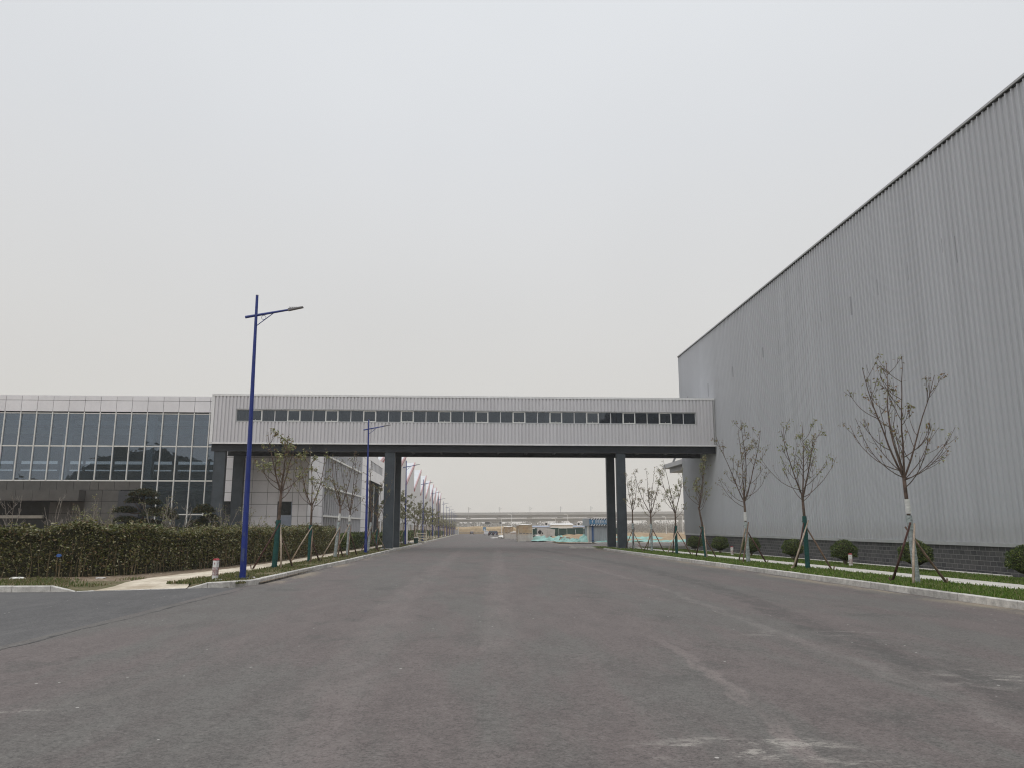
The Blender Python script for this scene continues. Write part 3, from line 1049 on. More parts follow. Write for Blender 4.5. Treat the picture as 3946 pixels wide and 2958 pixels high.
# dark stone base
mb = MB()
panels(mb, LX, -33.6, [4.85, 5.63], [GX - MOD * 1.03 * k for k in range(4, 30)], FY - .02)
panels(mb, -34.7, -31.6, [-.6, .7, 1.75, 2.8, 3.85, 4.85], [-33.2], FY - .02)
panels(mb, -33.6, LB, [4.85, 5.63], [-32.2, -30.9], FY - .02)
mb.build('stone_base', M['dark_stone'], of, world=True)
mb = MB()
panels(mb, -38.2, -34.7, [-.6, .7, 1.75, 2.8, 3.85], [-36.4], FY + .9)
mb.build('stone_base', M['dark_stone'], of, world=True)
mb = MB()
mb.box(LX, LB, FY - .02, FY + .15, 4.86, 5.64)
mb.box(-34.7, -31.6, FY - .02, FY + .3, -.6, 4.85)
mb.box(-38.2, -34.65, FY + .9, FY + 1.2, -.6, 3.85)
mb.box(-34.7, -34.6, FY - .01, FY + 1, -.6, 3.84)
mb.build('stone_backing', M['black'], of, world=True)
mb = MB()
panels(mb, LX, -34.72, [3.86, 4.84], [GX - MOD * 1.03 * k for k in range(4, 30)], FY - 1.1, .012)
mb.box(LX, -34.73, FY - 1.09, FY + .1, 3.87, 4.83)
mb.build('canopy', M['dark_stone'], of, world=True)
mb = MB()
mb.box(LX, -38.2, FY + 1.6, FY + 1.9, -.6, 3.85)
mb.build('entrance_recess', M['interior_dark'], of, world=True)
mb = MB()
mb.box(-43.5, -38.9, FY + 1.2, FY + 1.45, 2.35, 2.62)
mb.build('sill', M['paving_grey'], of, world=True)
mb = MB()
mb.box(-31.58, LB + .02, FY - .5, FY + .2, -.6, 4.78)
mb.build('porch_box', M['dark_box'], of, world=True)
# inside of the glazed part
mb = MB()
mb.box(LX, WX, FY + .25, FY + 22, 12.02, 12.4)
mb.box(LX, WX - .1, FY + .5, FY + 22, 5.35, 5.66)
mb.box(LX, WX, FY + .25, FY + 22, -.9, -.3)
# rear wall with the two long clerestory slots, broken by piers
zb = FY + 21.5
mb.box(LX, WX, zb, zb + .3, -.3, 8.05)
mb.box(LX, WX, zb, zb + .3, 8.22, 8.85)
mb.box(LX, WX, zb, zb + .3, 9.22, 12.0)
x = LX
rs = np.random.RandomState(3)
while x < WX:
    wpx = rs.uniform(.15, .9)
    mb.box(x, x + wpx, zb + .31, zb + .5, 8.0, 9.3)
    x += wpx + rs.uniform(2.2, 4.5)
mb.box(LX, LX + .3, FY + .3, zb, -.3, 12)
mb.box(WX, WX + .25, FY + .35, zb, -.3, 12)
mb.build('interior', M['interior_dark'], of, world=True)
mb = MB()
for x in (-38.2, -30.4, -46):
    mb.box(x - .3, x + .3, FY + 2.5, FY + 3.1, 5.68, 12)
mb.box(LX, WX - .3, FY + 3.2, FY + 3.5, 11.2, 11.6)
mb.box(LX, WX - .3, FY + 10, FY + 10.3, 11.1, 11.7)
mb.box(LX, WX - .3, FY + 2.6, FY + 2.9, 4.95, 5.30)
mb.build('interior_frame', M['interior_lite'], of, world=True)
mb = MB()
mb.box(LX, WX, FY + .21, FY + 40, 12.42, 13.3)
mb.box(-23, SX - .31, FY + .31, 135, 11.9, 12.25)
mb.build('roof', M['roof'], of, world=True)
# side wall with fins
rows_s = [z for z in rows if z < 12] + [12.3]
mb = MB()
panels_x(mb, FY + .0, 79.0, rows[:-1] + [13.48], [74.3, 76.6], SX)
panels_x(mb, 106.0, 114.6, rows_s, [108.5, 111], SX)
panels_x(mb, 79.0, 106, [11.9, 12.3], [], SX)
panels_x(mb, 114.6, 135.2, [8.35, 10.0], [118, 122, 126, 130], SX)
panels_x(mb, 114.6, 135.2, [11.25, 12.3], [118, 122, 126, 130], SX)
panels_x(mb, 114.6, 115.6, [10.0, 11.25], [], SX)
panels_x(mb, 131.2, 135.2, [10.0, 11.25], [], SX)
panels_x(mb, 134.2, 135.2, [-.9, 8.35], [], SX)
mb.build('side_wall', M['white_panel'], of, world=True)
mb = MB()
for i in range(21):
    y = 79.1 + i * 1.34
    mb.box(SX - .20, SX + .165, y - .05, y + .05, -.5, 11.9)
mb.build('fins', M['white_panel'], of, world=True)
mb = MB()
for z in (2.66, 5.57, 8.76):
    mb.box(SX - .2, SX + .20, 79.0, 106.4, z - .09, z + .09)
mb.box(SX - .20, SX + .05, 79.0, 106.0, -.6, .5)
mb.build('bands', M['frame'], of, world=True)
mb = MB()
mb.box(SX - .05, SX - .02, 79, 106, .5, 11.88)
mb.build('side_glass', M['steel_dark'], of, world=True)
mb = MB()
mb.box(SX - .36, SX - .30, 79, 106, -.5, 11.9)
mb.build('lining', M['steel_dark'], of, world=True)
mb = MB()
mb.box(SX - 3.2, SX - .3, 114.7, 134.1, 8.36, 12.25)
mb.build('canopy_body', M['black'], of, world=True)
mb = MB()
ribbed(mb, 114.7, 137, -.9, 8.35, .8, .08, .2, .06, lambda u, d, z: (SX - 3.4 + d, u, z))
mb.build('recess_wall', M['factory'], of, world=True)
for y in (121.5, 128.5):
    mb = MB()
    mb.box(SX - .9, SX - .2, y, y + .9, -.9, 8.35)
    mb.build('recess_column', M['steel'], of, world=True)
for i in range(9):
    y = 115.8 + i * 1.7
    mb = MB()
    mb.box(SX - .28, SX - .25, y, y + 1.3, 10.05, 11.2)
    mb.build('clerestory_window', M['car_glass'], of, world=True)
    mb = MB()
    mb.box(SX - .24, SX + .03, y + 1.32, y + 1.68, 10.01, 11.24)
    mb.build('window_pier', M['white_panel'], of, world=True)

# ------------------------------------------------------------------ the saw-tooth factory
fa = empty('sawtooth_factory', (-17, 200, 0), 'very long pale factory with a saw-tooth roof edged in red, beyond the offices', 'factory')
PK = [203.5 + 30.6 * k for k in range(-2, 9)]
FX = -17.0
ZP, ZV = 20.4, 12.6
for k, yp in enumerate(PK):
    y0 = yp - 30.6
    if k == 0: y0 = yp - 5
    zl = ZP - (yp - y0) * (ZP - ZV) / 30.6
    last = k >= len(PK) - 2
    mb = MB()
    mb.prism([(y0 + .01, -3.2), (yp - .01, -3.2), (yp - .01, ZP), (y0 + .01, zl)], 'x', FX - 70, FX)
    bay = mb.build('bay', M['factory_dark'] if last else M['factory'], fa, world=True)
    mb = MB()
    t = .16
    mb.prism([(y0 + .05, zl + .02), (yp + .1, ZP + .03), (yp + .1, ZP + t), (y0 + .05, zl + t)], 'x', FX - 70, FX + .3)
    rf = mb.build('roof', M['roof'], fa, world=True)
    mb = MB()
    mb.prism([(y0 + .05, zl - .62), (yp + .12, ZP - .62), (yp + .12, ZP - .1), (y0 + .05, zl - .1)], 'x', FX + .01, FX + .22)
    mb.build('fascia', M['red'], fa, world=True)
    mb = MB()
    mb.prism([(y0 + .05, zl - .095), (yp + .14, ZP - .095), (yp + .14, ZP + .38), (y0 + .05, zl + .38)], 'x', FX + .005, FX + .26)
    mb.build('fascia_cap', M['pink'], fa, world=True)
    if k > 0:
        mb = MB()
        mb.box(FX - 10.6, FX - 3.2, yp - 1.7, yp - 1.5, ZP + .0, ZP + .3)
        for j in range(3):
            mb.tube([(FX - 4.2 - 2.4 * j, yp - 1.6, ZP - .4), (FX - 4.4 - 2.4 * j, yp - 1.6, ZP + 1.1)], .035, 4)
        mb.build('roof_rail', M['trim_grey'], fa, world=True)
    if not last and k > 0:
        for j in range(5):
            y = y0 + 3 + j * 5.4
            mb = MB()
            mb.box(FX - .1, FX + .03, y, y + 2.6, gz(y) + 1.0, gz(y) + 3.4)
            mb.build('window', M['car_glass'], fa, world=True)
mb = MB()
mb.box(FX + .0, FX + .12, 143, PK[-1], -3, -.9)
mb.build('plinth', M['trim_grey'], fa, world=True)

# ------------------------------------------------------------------ street lamps
LH = 9.45


def make_lamp():
    root = empty('street_lamp', (0, 0, 0), 'x', 'street lamp', 'blue street lamps along the left verge')
    mb = MB()
    mb.tube([(0, 0, .0), (0, 0, LH - 1.3), (0, 0, LH - .02)], [.105, .052, .046], 12)
    mb.build('pole', M['blue'], root, smooth=False)
    mb = MB()
    mb.tube([(0, 0, LH - .02), (0, 0, LH)], .048, 12)
    mb.build('pole_cap', M['lamp'], root)
    mb = MB()
    mb.box(-.19, .19, -.19, .19, -.02, .035)
    for a in (-1, 1):
        for b in (-1, 1):
            mb.tube([(a * .15, b * .15, .03), (a * .15, b * .15, .10)], .018, 6)
    mb.build('base_plate', M['steel'], root)
    mb = MB()
    mb.box(-.045, .045, -.112, -.09, .55, .95)
    mb.box(-.02, .02, -.106, -.088, 1.35, 1.47)
    mb.build('access_door', M['blue_worn'], root)
    mb = MB()
    s_ = math.tan(R(10.5))
    za = LH - .72
    mb.tube([(-.36, 0, za - .36 * s_), (1.15, 0, za + 1.15 * s_)], [.048, .034], 10)
    arm = mb.build('arm', M['blue'], root)
    mb = MB()
    mb.tube([(.04, 0, za - .36), (.58, 0, za + .58 * s_ - .03)], .014, 6)
    mb.tube([(.26 + .075 * math.cos(a * .5236), 0, za - .075 + .075 * math.sin(a * .5236)) for a in range(13)], .008, 5)
    mb.build('bracket', M['blue'], arm)
    mb = MB()
    x0, x1 = 1.08, 1.58
    z0, z1 = za + x0 * s_, za + x1 * s_
    mb.prism([(x0, z0 - .035), (x1, z1 - .012), (x1, z1 + .018), (x0 + .15, z0 + .055), (x0, z0 + .04)], 'y', -.08, .08)
    for i in range(4):
        mb.box(x0 + .05 + i * .07, x0 + .065 + i * .07, -.06, .06, z0 + .04, z0 + .10)
    mb.build('lamp_head', M['lamp'], root)
    return root


lampY = [25.9, 55.6, 89.0, 121.8, 152.5, 182.3, 213, 244, 274.5, 305, 337, 370, 401]
lab = ['tall blue street lamp nearest the camera, beside the small red-capped marker post',
       'blue street lamp in front of the footbridge, left of its middle pair of columns',
       'blue street lamp nearest beyond the bridge columns, against the pale saw-tooth factory',
       'second blue lamp beyond the bridge columns, above the green bin and timber frame',
       'third dark lamp beyond the bridge columns, against the far teeth of the factory roof',
       'fourth dark lamp beyond the bridge, in front of the brown end bays of the factory',
       'first dark lamp right of the end of the factory, tallest against the open sky',
       'second dark lamp standing in the sky right of the factory end',
       'third dark lamp right of the factory end, its arm above the viaduct']
proto = make_lamp()
for i, y in enumerate(lampY):
    o = proto if i == 0 else copy_tree(proto)
    o.location = (-7.3, y, gz(y, .1))
    o['label'] = lab[i] if i < len(lab) else 'small dark street lamp in the tight far cluster before the viaduct'
    if i == 0: o.rotation_euler = (0, R(-.6), 0)

# ------------------------------------------------------------------ trees
def grow(rr, mb, tips, p, d, L, r0, r1, up=.35, wob=.10, steps=7, sides=5):
    pts, q = [Vector(p)], Vector(p)
    d = Vector(d).normalized()
    for i in range(steps):
        d = (d + Vector((rr.gauss(0, wob), rr.gauss(0, wob), rr.gauss(0, wob * .5))) + Vector((0, 0, up * .18))).normalized()
        q = q + d * L / steps
        pts.append(q.copy())
    rad = [r0 + (r1 - r0) * (i / steps) ** .8 for i in range(steps + 1)]
    mb.tube(pts, rad, sides, caps=False)
    return pts, d


def make_tree(seed, H, fork, sp, nlead=3, low=4, dens=1.0, wrap=None, wraph=2.0, lean=(0, 0), stakes=True, leafm='leaf', r=.062, label='x', name='young_tree', leafsz=.12,
              twist=1.0, bark='bark', cat='tree', group=None, whitetop=False, stakemats=('stake', 'stake_red', 'stake_pale')):
    rr = random.Random(seed)
    rs = np.random.RandomState(seed)
    root = empty(name, (0, 0, 0), label, cat, group)
    base = Vector((0, 0, -.12))
    top = Vector((lean[0], lean[1], fork))
    pts = [base]
    for i in range(1, 7):
        t = i / 6
        pts.append(Vector((lean[0] * t + rr.gauss(0, .012), lean[1] * t + rr.gauss(0, .012), fork * t)))
    mb = MB()
    mb.tube(pts, [r * 1.35] + [r * (1.05 - .25 * i / 6) for i in range(1, 7)], 9)
    mb.build('trunk', M[bark], root, smooth=True)
    bm, ends = MB(), []

    def sub(pts, L, r0, n, ang, depth, dout=None):
        k = len(pts) - 1
        for j in range(n):
            t = rr.uniform(.15, .92) if depth == 1 else rr.uniform(.3, .95)
            i = min(int(t * k), k - 1)
            p = pts[i].lerp(pts[i + 1], t * k - i)
            dv = (pts[i + 1] - pts[i]).normalized()
            a = rr.uniform(0, 2 * math.pi)
            side = (dv.orthogonal().normalized() * math.cos(a) + dv.cross(dv.orthogonal().normalized()) * math.sin(a))
            an = R(rr.uniform(*ang))
            nd = dv * math.cos(an) + side * math.sin(an)
            nd.z = max(nd.z, -.05)
            ll = L * rr.uniform(.6, 1.1) * (1.05 - .5 * t)
            pp, _ = grow(rr, bm, None, p, nd, ll, max(.0075, r0 * 1.0 * (1 - .35 * t)), .005, up=.75, wob=.09, steps=6, sides=4)
            ends.append((pp, ll))
            if depth < 2 and ll > .5:
                sub(pp, ll * .5, r0 * .55, rr.randint(2, 3), (25, 55), 2)
    HH = H - fork
    for j in range(nlead):
        a = 2 * math.pi * (j + rr.uniform(-.2, .2)) / nlead + seed
        an = R(rr.uniform(17, 33)) if nlead > 1 else R(3)
        d = Vector((math.cos(a) * math.sin(an), math.sin(a) * math.sin(an), math.cos(an)))
        LL = HH * (1.02 if j == 0 else rr.uniform(.78, .98))
        pp, _ = grow(rr, bm, None, top - Vector((0, 0, .08)), d, LL, r * .56, .008, up=.50, wob=.035 * twist, steps=10, sides=6)
        ends.append((pp, LL))
        sub(pp, sp * .80, r * .25, 7, (32, 62), 1)
    for j in range(low):
        a = 2 * math.pi * (j + rr.uniform(-.3, .3)) / low + .7 + seed * .3
        an = R(rr.uniform(64, 86))
        d = Vector((math.cos(a) * math.sin(an), math.sin(a) * math.sin(an), math.cos(an)))
        p = top + Vector((0, 0, rr.uniform(-.45, .25)))
        pp, _ = grow(rr, bm, None, p, d, sp * rr.uniform(1.0, 1.4), r * .27, .006, up=.95, wob=.06 * twist, steps=8, sides=5)
        ends.append((pp, sp))
        sub(pp, sp * .5, r * .14, 3, (25, 50), 2)
    bm.build('branches', M[bark], root, smooth=True)
    if dens > 0:
        C = []
        for pp, ll in ends:
            if rr.random() > .93: continue
            k = max(1, int(rr.uniform(3, 9) * dens))
            for _ in range(k):
                t = 1 - abs(rr.gauss(0, .10))
                t = max(.5, t)
                f = t * (len(pp) - 1)
                i = min(int(f), len(pp) - 2)
                c = pp[i].lerp(pp[i + 1], f - i)
                C.append((c.x + rr.gauss(0, .05), c.y + rr.gauss(0, .05), c.z + rr.gauss(0, .05)))
        C = np.array(C)
        V = leaf_array(rs, C, leafsz * rs.uniform(.6, 1.2, len(C)), leafsz * .45 * rs.uniform(.6, 1.2, len(C)), droop=.8)
        quads('foliage', V, M[leafm], root)
    if wrap:
        mb = MB()
        n = 14
        P, Q = [], []
        for i in range(n + 1):
            z = -.05 + wraph * i / n
            t = z / fork
            P.append((lean[0] * t, lean[1] * t, z))
            Q.append(r * (1.28 - .2 * t) + .012 + (.006 if i % 2 else 0))
        mb.tube(P, Q, 10)
        mb.build('trunk_wrap', M[wrap], root)
        if whitetop:
            mb = MB()
            P = [(lean[0] * z / fork, lean[1] * z / fork, z) for z in (wraph + .002, wraph + .12, wraph + .3, wraph + .42)]
            mb.tube(P, [r * 1.22, r * 1.28, r * 1.15, r * 1.12], 10)
            mb.build('trunk_wrap', M['wrap_white'], root)
    if stakes:
        a0 = rr.uniform(0, 6.28)
        for j in range(3):
            a = a0 + j * 2.094 + rr.uniform(-.25, .25)
            rad = rr.uniform(.75, 1.0)
            zt = rr.uniform(1.55, 1.95)
            t = zt / fork
            p0 = Vector((math.cos(a) * rad, math.sin(a) * rad, -.1))
            p1 = Vector((lean[0] * t - math.cos(a) * .10, lean[1] * t - math.sin(a) * .10, zt))
            off = Vector((-math.sin(a), math.cos(a), 0)) * .10
            mb = MB()
            mid = (p0 + p1) / 2 + Vector((rr.gauss(0, .02), rr.gauss(0, .02), 0))
            mb.tube([p0 + off, mid + off, p1 + off], [.040, .034, .028], 7)
            if rr.random() > .4:
                mb.tube([p0 + off * .3 + Vector((rr.uniform(-.1, .1), rr.uniform(-.1, .1), -.05)), p0 + off * 1.3 + Vector((rr.uniform(-.08, .08), 0, .24))], .026, 6)
            mb.build('stake', M[stakemats[j]], root, smooth=True)
    return root


def put(o, x, y, h, rz=0):
    o.location = (x, y, gz(y, h))
    o.rotation_euler = (0, 0, rz)


RT = [(12.95, 22.3, 6.9, 3.1, 1.75, dict(nlead=4, low=9, dens=.6, wrap='wrap_pale', wraph=2.0, whitetop=True, lean=(.10, 0), leafm='leaf_red', leafsz=.12), 'tallest thin staked tree at the right with a white bandage on its trunk'),
      (13.5, 30.9, 6.15, 2.95, 1.85, dict(nlead=3, low=6, dens=.95, wrap='wrap_green', wraph=2.15, leafsz=.12), 'green-wrapped young tree with spreading crown, second from the right edge'),
      (13.5, 37.6, 7.0, 3.0, 1.45, dict(nlead=4, low=6, dens=.85, wrap='wrap_pale', wraph=2.0, whitetop=True, lean=(-.05, 0), leafm='leaf_red'), 'pale-bandaged young tree just right of the footbridge end, three crossing stakes'),
      (13.5, 44.4, 6.1, 2.9, 1.2, dict(nlead=2, low=5, dens=1.4, wrap='wrap_green', wraph=1.8, lean=(-.28, 0)), 'leaning green-wrapped tree below the right end of the footbridge'),
      (13.5, 50.8, 6.3, 2.7, 1.15, dict(nlead=3, low=4, dens=1.6, wrap='wrap_green', wraph=1.9), 'green-wrapped tree at the far corner of the grey hall, dark leaves against the sky'),
      (13.5, 57.8, 6.5, 2.85, 1.1, dict(nlead=4, low=4, dens=1.5, wrap='wrap_pale', wraph=2.1, leafm='leaf_red'), 'pale-wrapped slender tree standing alone in the middle of the gap left of the hall'),
      (13.6, 64.9, 6.5, 3.1, .9, dict(nlead=3, low=4, dens=1.5, wrap='wrap_pale', wraph=2.2, leafm='leaf_red'), 'pale-wrapped slender tree standing right against the right-hand bridge columns')]
for i, (x, y, H, fk, sp, kw, lb) in enumerate(RT):
    t = make_tree((17, 14, 17, 20, 23, 26, 29)[i], H, fk, sp, label=lb, group='young staked trees on the right lawn', **kw)
    put(t, x, y, hr(x), 0 if i else R(180))
LT = [(-8.05, 33.0, 5.75, 3.15, 1.55, dict(nlead=3, low=5, dens=1.15, wrap='wrap_green', wraph=2.0, leafsz=.15, lean=(.12, 0), r=.075), 'leafiest young tree on the left verge, green wrap, beside the nearest blue lamp'),
      (-7.95, 39.5, 5.95, 2.8, 1.15, dict(nlead=3, low=4, dens=1.3, wrap='wrap_green', wraph=1.85, leafsz=.13, lean=(-.0, 0)), 'second green-wrapped tree on the left verge, in front of the white panelled corner'),
      (-7.85, 46.3, 6.4, 2.95, .95, dict(nlead=3, low=4, dens=.8, wrap='wrap_pale', wraph=2.1, whitetop=True, lean=(.22, 0), leafm='leaf_red'), 'pale-wrapped nearly bare tree before the vertical fins, left of its twin'),
      (-7.8, 50.6, 6.5, 2.75, 1.0, dict(nlead=3, low=5, dens=.8, wrap='wrap_pale', wraph=2.1, whitetop=True, lean=(.08, 0), leafm='leaf_red'), 'pale-wrapped nearly bare tree before the vertical fins, right of its twin'),
      (-7.75, 60.3, 6.9, 2.9, .9, dict(nlead=3, low=3, dens=1.0, wrap='wrap_pale', wraph=2.2, lean=(.2, 0), leafm='leaf_red'), 'pale-wrapped tree half hidden behind the second blue lamp'),
      (-7.6, 64.6, 7.0, 2.6, .9, dict(nlead=2, low=4, dens=1.0, wrap='wrap_green', wraph=1.8, leafm='leaf_red'), 'thin dark tree between the second blue lamp and the middle bridge columns')]
for i, (x, y, H, fk, sp, kw, lb) in enumerate(LT):
    t = make_tree(47 + i * 5, H, fk, sp, label=lb, group='young staked trees on the left verge', **kw)
    put(t, x, y, .1)

protos = [make_tree(101 + i, 6.6, 2.5, 1.25, nlead=3, low=4, dens=3.0, wrap=wr, wraph=1.7, leafm=lm, leafsz=.17, label='x', group='street trees beyond the bridge')
          for i, (wr, lm) in enumerate((('wrap_green', 'leaf'), (None, 'leaf_far'), ('wrap_pale', 'leaf_far')))]
ordn = ['first', 'second', 'third', 'fourth', 'fifth', 'sixth', 'seventh', 'eighth', 'ninth', 'tenth', 'eleventh', 'twelfth', 'thirteenth', 'fourteenth', 'fifteenth']
rr = random.Random(9)
yl = [73.5, 79, 84.5, 93.5] + [111 + 8.2 * k for k in range(9)]
used = [False] * 3
for i, y in enumerate(yl):
    k = i % 3
    o = protos[k] if not used[k] else copy_tree(protos[k])
    used[k] = True
    put(o, -7.9 + rr.uniform(-.15, .15), y, .1, rr.uniform(0, 6.28))
    s_ = rr.uniform(.85, 1.05)
    o.scale = (s_, s_, s_)
    where = 'behind the middle bridge columns' if i < 4 else 'past the driveway'
    o['label'] = '%s leafy street tree counted from the bridge, %s' % (ordn[i], where)
    o['group'] = 'street trees beyond the bridge'


def far_tree_mesh(seed):
    rr = random.Random(seed)
    rs = np.random.RandomState(seed)
    mb = MB()
    mb.tube([(0, 0, -.1), (0, 0, 2.4)], [.1, .07], 5)
    C = []
    for j in range(9):
        a = rr.uniform(0, 6.28)
        an = R(rr.uniform(8, 55))
        d = (math.cos(a) * math.sin(an), math.sin(a) * math.sin(an), math.cos(an))
        pp, _ = grow(rr, mb, None, (0, 0, 2.3), d, rr.uniform(2, 3.9), .035, .012, up=.6, steps=4, sides=4)
        for _ in range(16):
            q = pp[rr.randint(2, 4)]
            C.append((q.x + rr.gauss(0, .25), q.y + rr.gauss(0, .25), q.z + rr.gauss(0, .25)))
    C = np.array(C)
    V = leaf_array(rs, C, np.full(len(C), .26), np.full(len(C), .14), .4)
    for q in V:
        mb.quad(*[tuple(p) for p in q], m=1)
    return mb


ft = [far_tree_mesh(300 + i) for i in range(3)]
fm = []
y = 186.0
i = 0
while y < 400:
    k = i % 3
    if i < 3:
        o = ft[k].build('young_tree', [M['bark'], M['leaf_far']])
        fm.append(o)
    else:
        o = fm[k].copy()
        COL.objects.link(o)
    o.location = (-7.8 + rr.uniform(-.2, .2), y, gz(y, .1))
    o.rotation_euler = (0, 0, rr.uniform(0, 6.28))
    tag(o, 'tiny thin tree in the far end of the left row, among the far lamp posts', 'tree', 'far street trees at the end of the left row')
    y += 9
    i += 1

# ------------------------------------------------------------------ hedge and garden plants on the left
def hedge(name, path, width, height, n_per_m2, leafL, leafm, label, seed, stems=True, core=.93):
    """path: list of (x, y) of the front foot; the body lies left of the walking direction"""
    rs = np.random.RandomState(seed)
    P = np.array(path, float)
    root = empty(name, (P[0][0], P[0][1], gz(P[0][1], .06)), label, 'hedge')
    seg = np.linalg.norm(np.diff(P, axis=0), axis=1)
    cum = np.concatenate([[0], np.cumsum(seg)])
    tot = cum[-1]

    def at(s):
        i = np.clip(np.searchsorted(cum, s, side='right') - 1, 0, len(seg) - 1)
        t = (s - cum[i]) / seg[i]
        p = P[i] + (P[i + 1] - P[i]) * t[:, None]
        d = (P[i + 1] - P[i]) / seg[i][:, None]
        return p, np.stack([-d[:, 1], d[:, 0]], 1)
    S = np.arange(0, tot, .15)
    bumps = np.interp(np.arange(0, tot + 1, .15), np.arange(0, tot + 1.5, .55), rs.normal(0, .10, len(np.arange(0, tot + 1.5, .55))))
    bumps += np.interp(np.arange(0, tot + 1, .15), np.arange(0, tot + 4, 3.0), rs.normal(0, .07, len(np.arange(0, tot + 4, 3.0))))
    hb = lambda s: height + np.interp(s, np.arange(0, tot + 1, .15), bumps)
    # front face and top shell of leaves
    nF = int(tot * height * n_per_m2)
    s = rs.uniform(0, tot, nF)
    p, nr = at(s)
    u = rs.rand(nF) ** .8
    z = u * hb(s)
    dep = np.abs(rs.normal(0, .20, nF)) + .05 * rs.rand(nF)
    dep = dep + .10 * np.maximum(0, (u - .85) / .15)
    keep = rs.rand(nF) < (.30 + .75 * np.clip(u / .35, 0, 1))
    C1 = np.column_stack([p + nr * dep[:, None], z])[keep]
    nT = int(tot * width * n_per_m2 * 1.6)
    s = rs.uniform(0, tot, nT)
    p, nr = at(s)
    dep = rs.uniform(.0, width, nT)
    z = hb(s) - np.abs(rs.normal(0, .07, nT))
    C2 = np.column_stack([p + nr * dep[:, None], z])
    # shoots standing proud of the top
    nS = int(tot * 26)
    s0 = rs.uniform(0, tot, nS)
    p, nr = at(s0)
    dep = rs.uniform(.05, width * .8, nS)
    base = np.column_stack([p + nr * dep[:, None], hb(s0)])
    C3 = np.repeat(base, 4, axis=0) + np.column_stack([rs.normal(0, .04, nS * 4), rs.normal(0, .04, nS * 4), rs.uniform(-.02, .17, nS * 4)])
    C = np.concatenate([C1, C2, C3])
    gzv = SL * np.clip(C[:, 1], -60, 440) + .06
    C[:, 2] += gzv
    C -= np.array(root.location)
    V = leaf_array(rs, C, leafL * rs.uniform(.6, 1.35, len(C)), leafL * .48 * rs.uniform(.7, 1.2, len(C)), droop=.35)
    quads('foliage', V, M[leafm], root)
    # dark woody core
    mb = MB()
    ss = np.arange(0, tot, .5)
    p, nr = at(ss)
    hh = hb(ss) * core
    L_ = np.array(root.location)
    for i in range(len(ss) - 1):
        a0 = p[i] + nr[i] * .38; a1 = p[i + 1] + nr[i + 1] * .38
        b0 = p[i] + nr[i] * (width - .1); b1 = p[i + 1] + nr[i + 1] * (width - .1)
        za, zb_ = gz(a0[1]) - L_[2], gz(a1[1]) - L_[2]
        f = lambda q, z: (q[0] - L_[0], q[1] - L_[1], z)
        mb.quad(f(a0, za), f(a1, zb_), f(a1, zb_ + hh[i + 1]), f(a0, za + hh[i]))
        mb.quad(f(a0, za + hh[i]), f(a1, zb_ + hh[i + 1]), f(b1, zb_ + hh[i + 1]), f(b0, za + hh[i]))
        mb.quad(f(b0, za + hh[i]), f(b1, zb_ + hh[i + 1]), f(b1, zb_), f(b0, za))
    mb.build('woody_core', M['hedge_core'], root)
    if stems:
        mb = MB()
        for k in range(int(tot * 7)):
            s1 = np.array([rs.uniform(0, tot)])
            pp, nn = at(s1)
            q = pp[0] + nn[0] * rs.uniform(.04, .35)
            z0 = gz(q[1])
            h = rs.uniform(.6, 1.5)
            mb.tube([(q[0] - L_[0], q[1] - L_[1], z0 - L_[2]), (q[0] - L_[0] + rs.normal(0, .05), q[1] - L_[1] + rs.normal(0, .05), z0 - L_[2] + h * .5),
                     (q[0] - L_[0] + rs.normal(0, .1), q[1] - L_[1] + rs.normal(0, .1), z0 - L_[2] + h)], [.013, .010, .006], 4, caps=False)
        mb.build('branches', M['stem'], root)
    return root


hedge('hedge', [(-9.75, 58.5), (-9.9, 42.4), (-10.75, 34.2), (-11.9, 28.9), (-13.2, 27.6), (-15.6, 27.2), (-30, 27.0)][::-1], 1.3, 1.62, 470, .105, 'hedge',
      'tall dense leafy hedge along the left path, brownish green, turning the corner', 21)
hedge('hedge', [(-9.9, 61), (-10.0, 95)], 1.2, 1.15, 170, .15, 'box', 'low clipped dark hedge past the tall one, behind the left tree row', 22, stems=False)
hedge('hedge', [(-10.0, 110), (-10.0, 300)], 1.4, 1.3, 40, .3, 'box', 'long low dark hedge in front of the far factory wall', 23, stems=False)


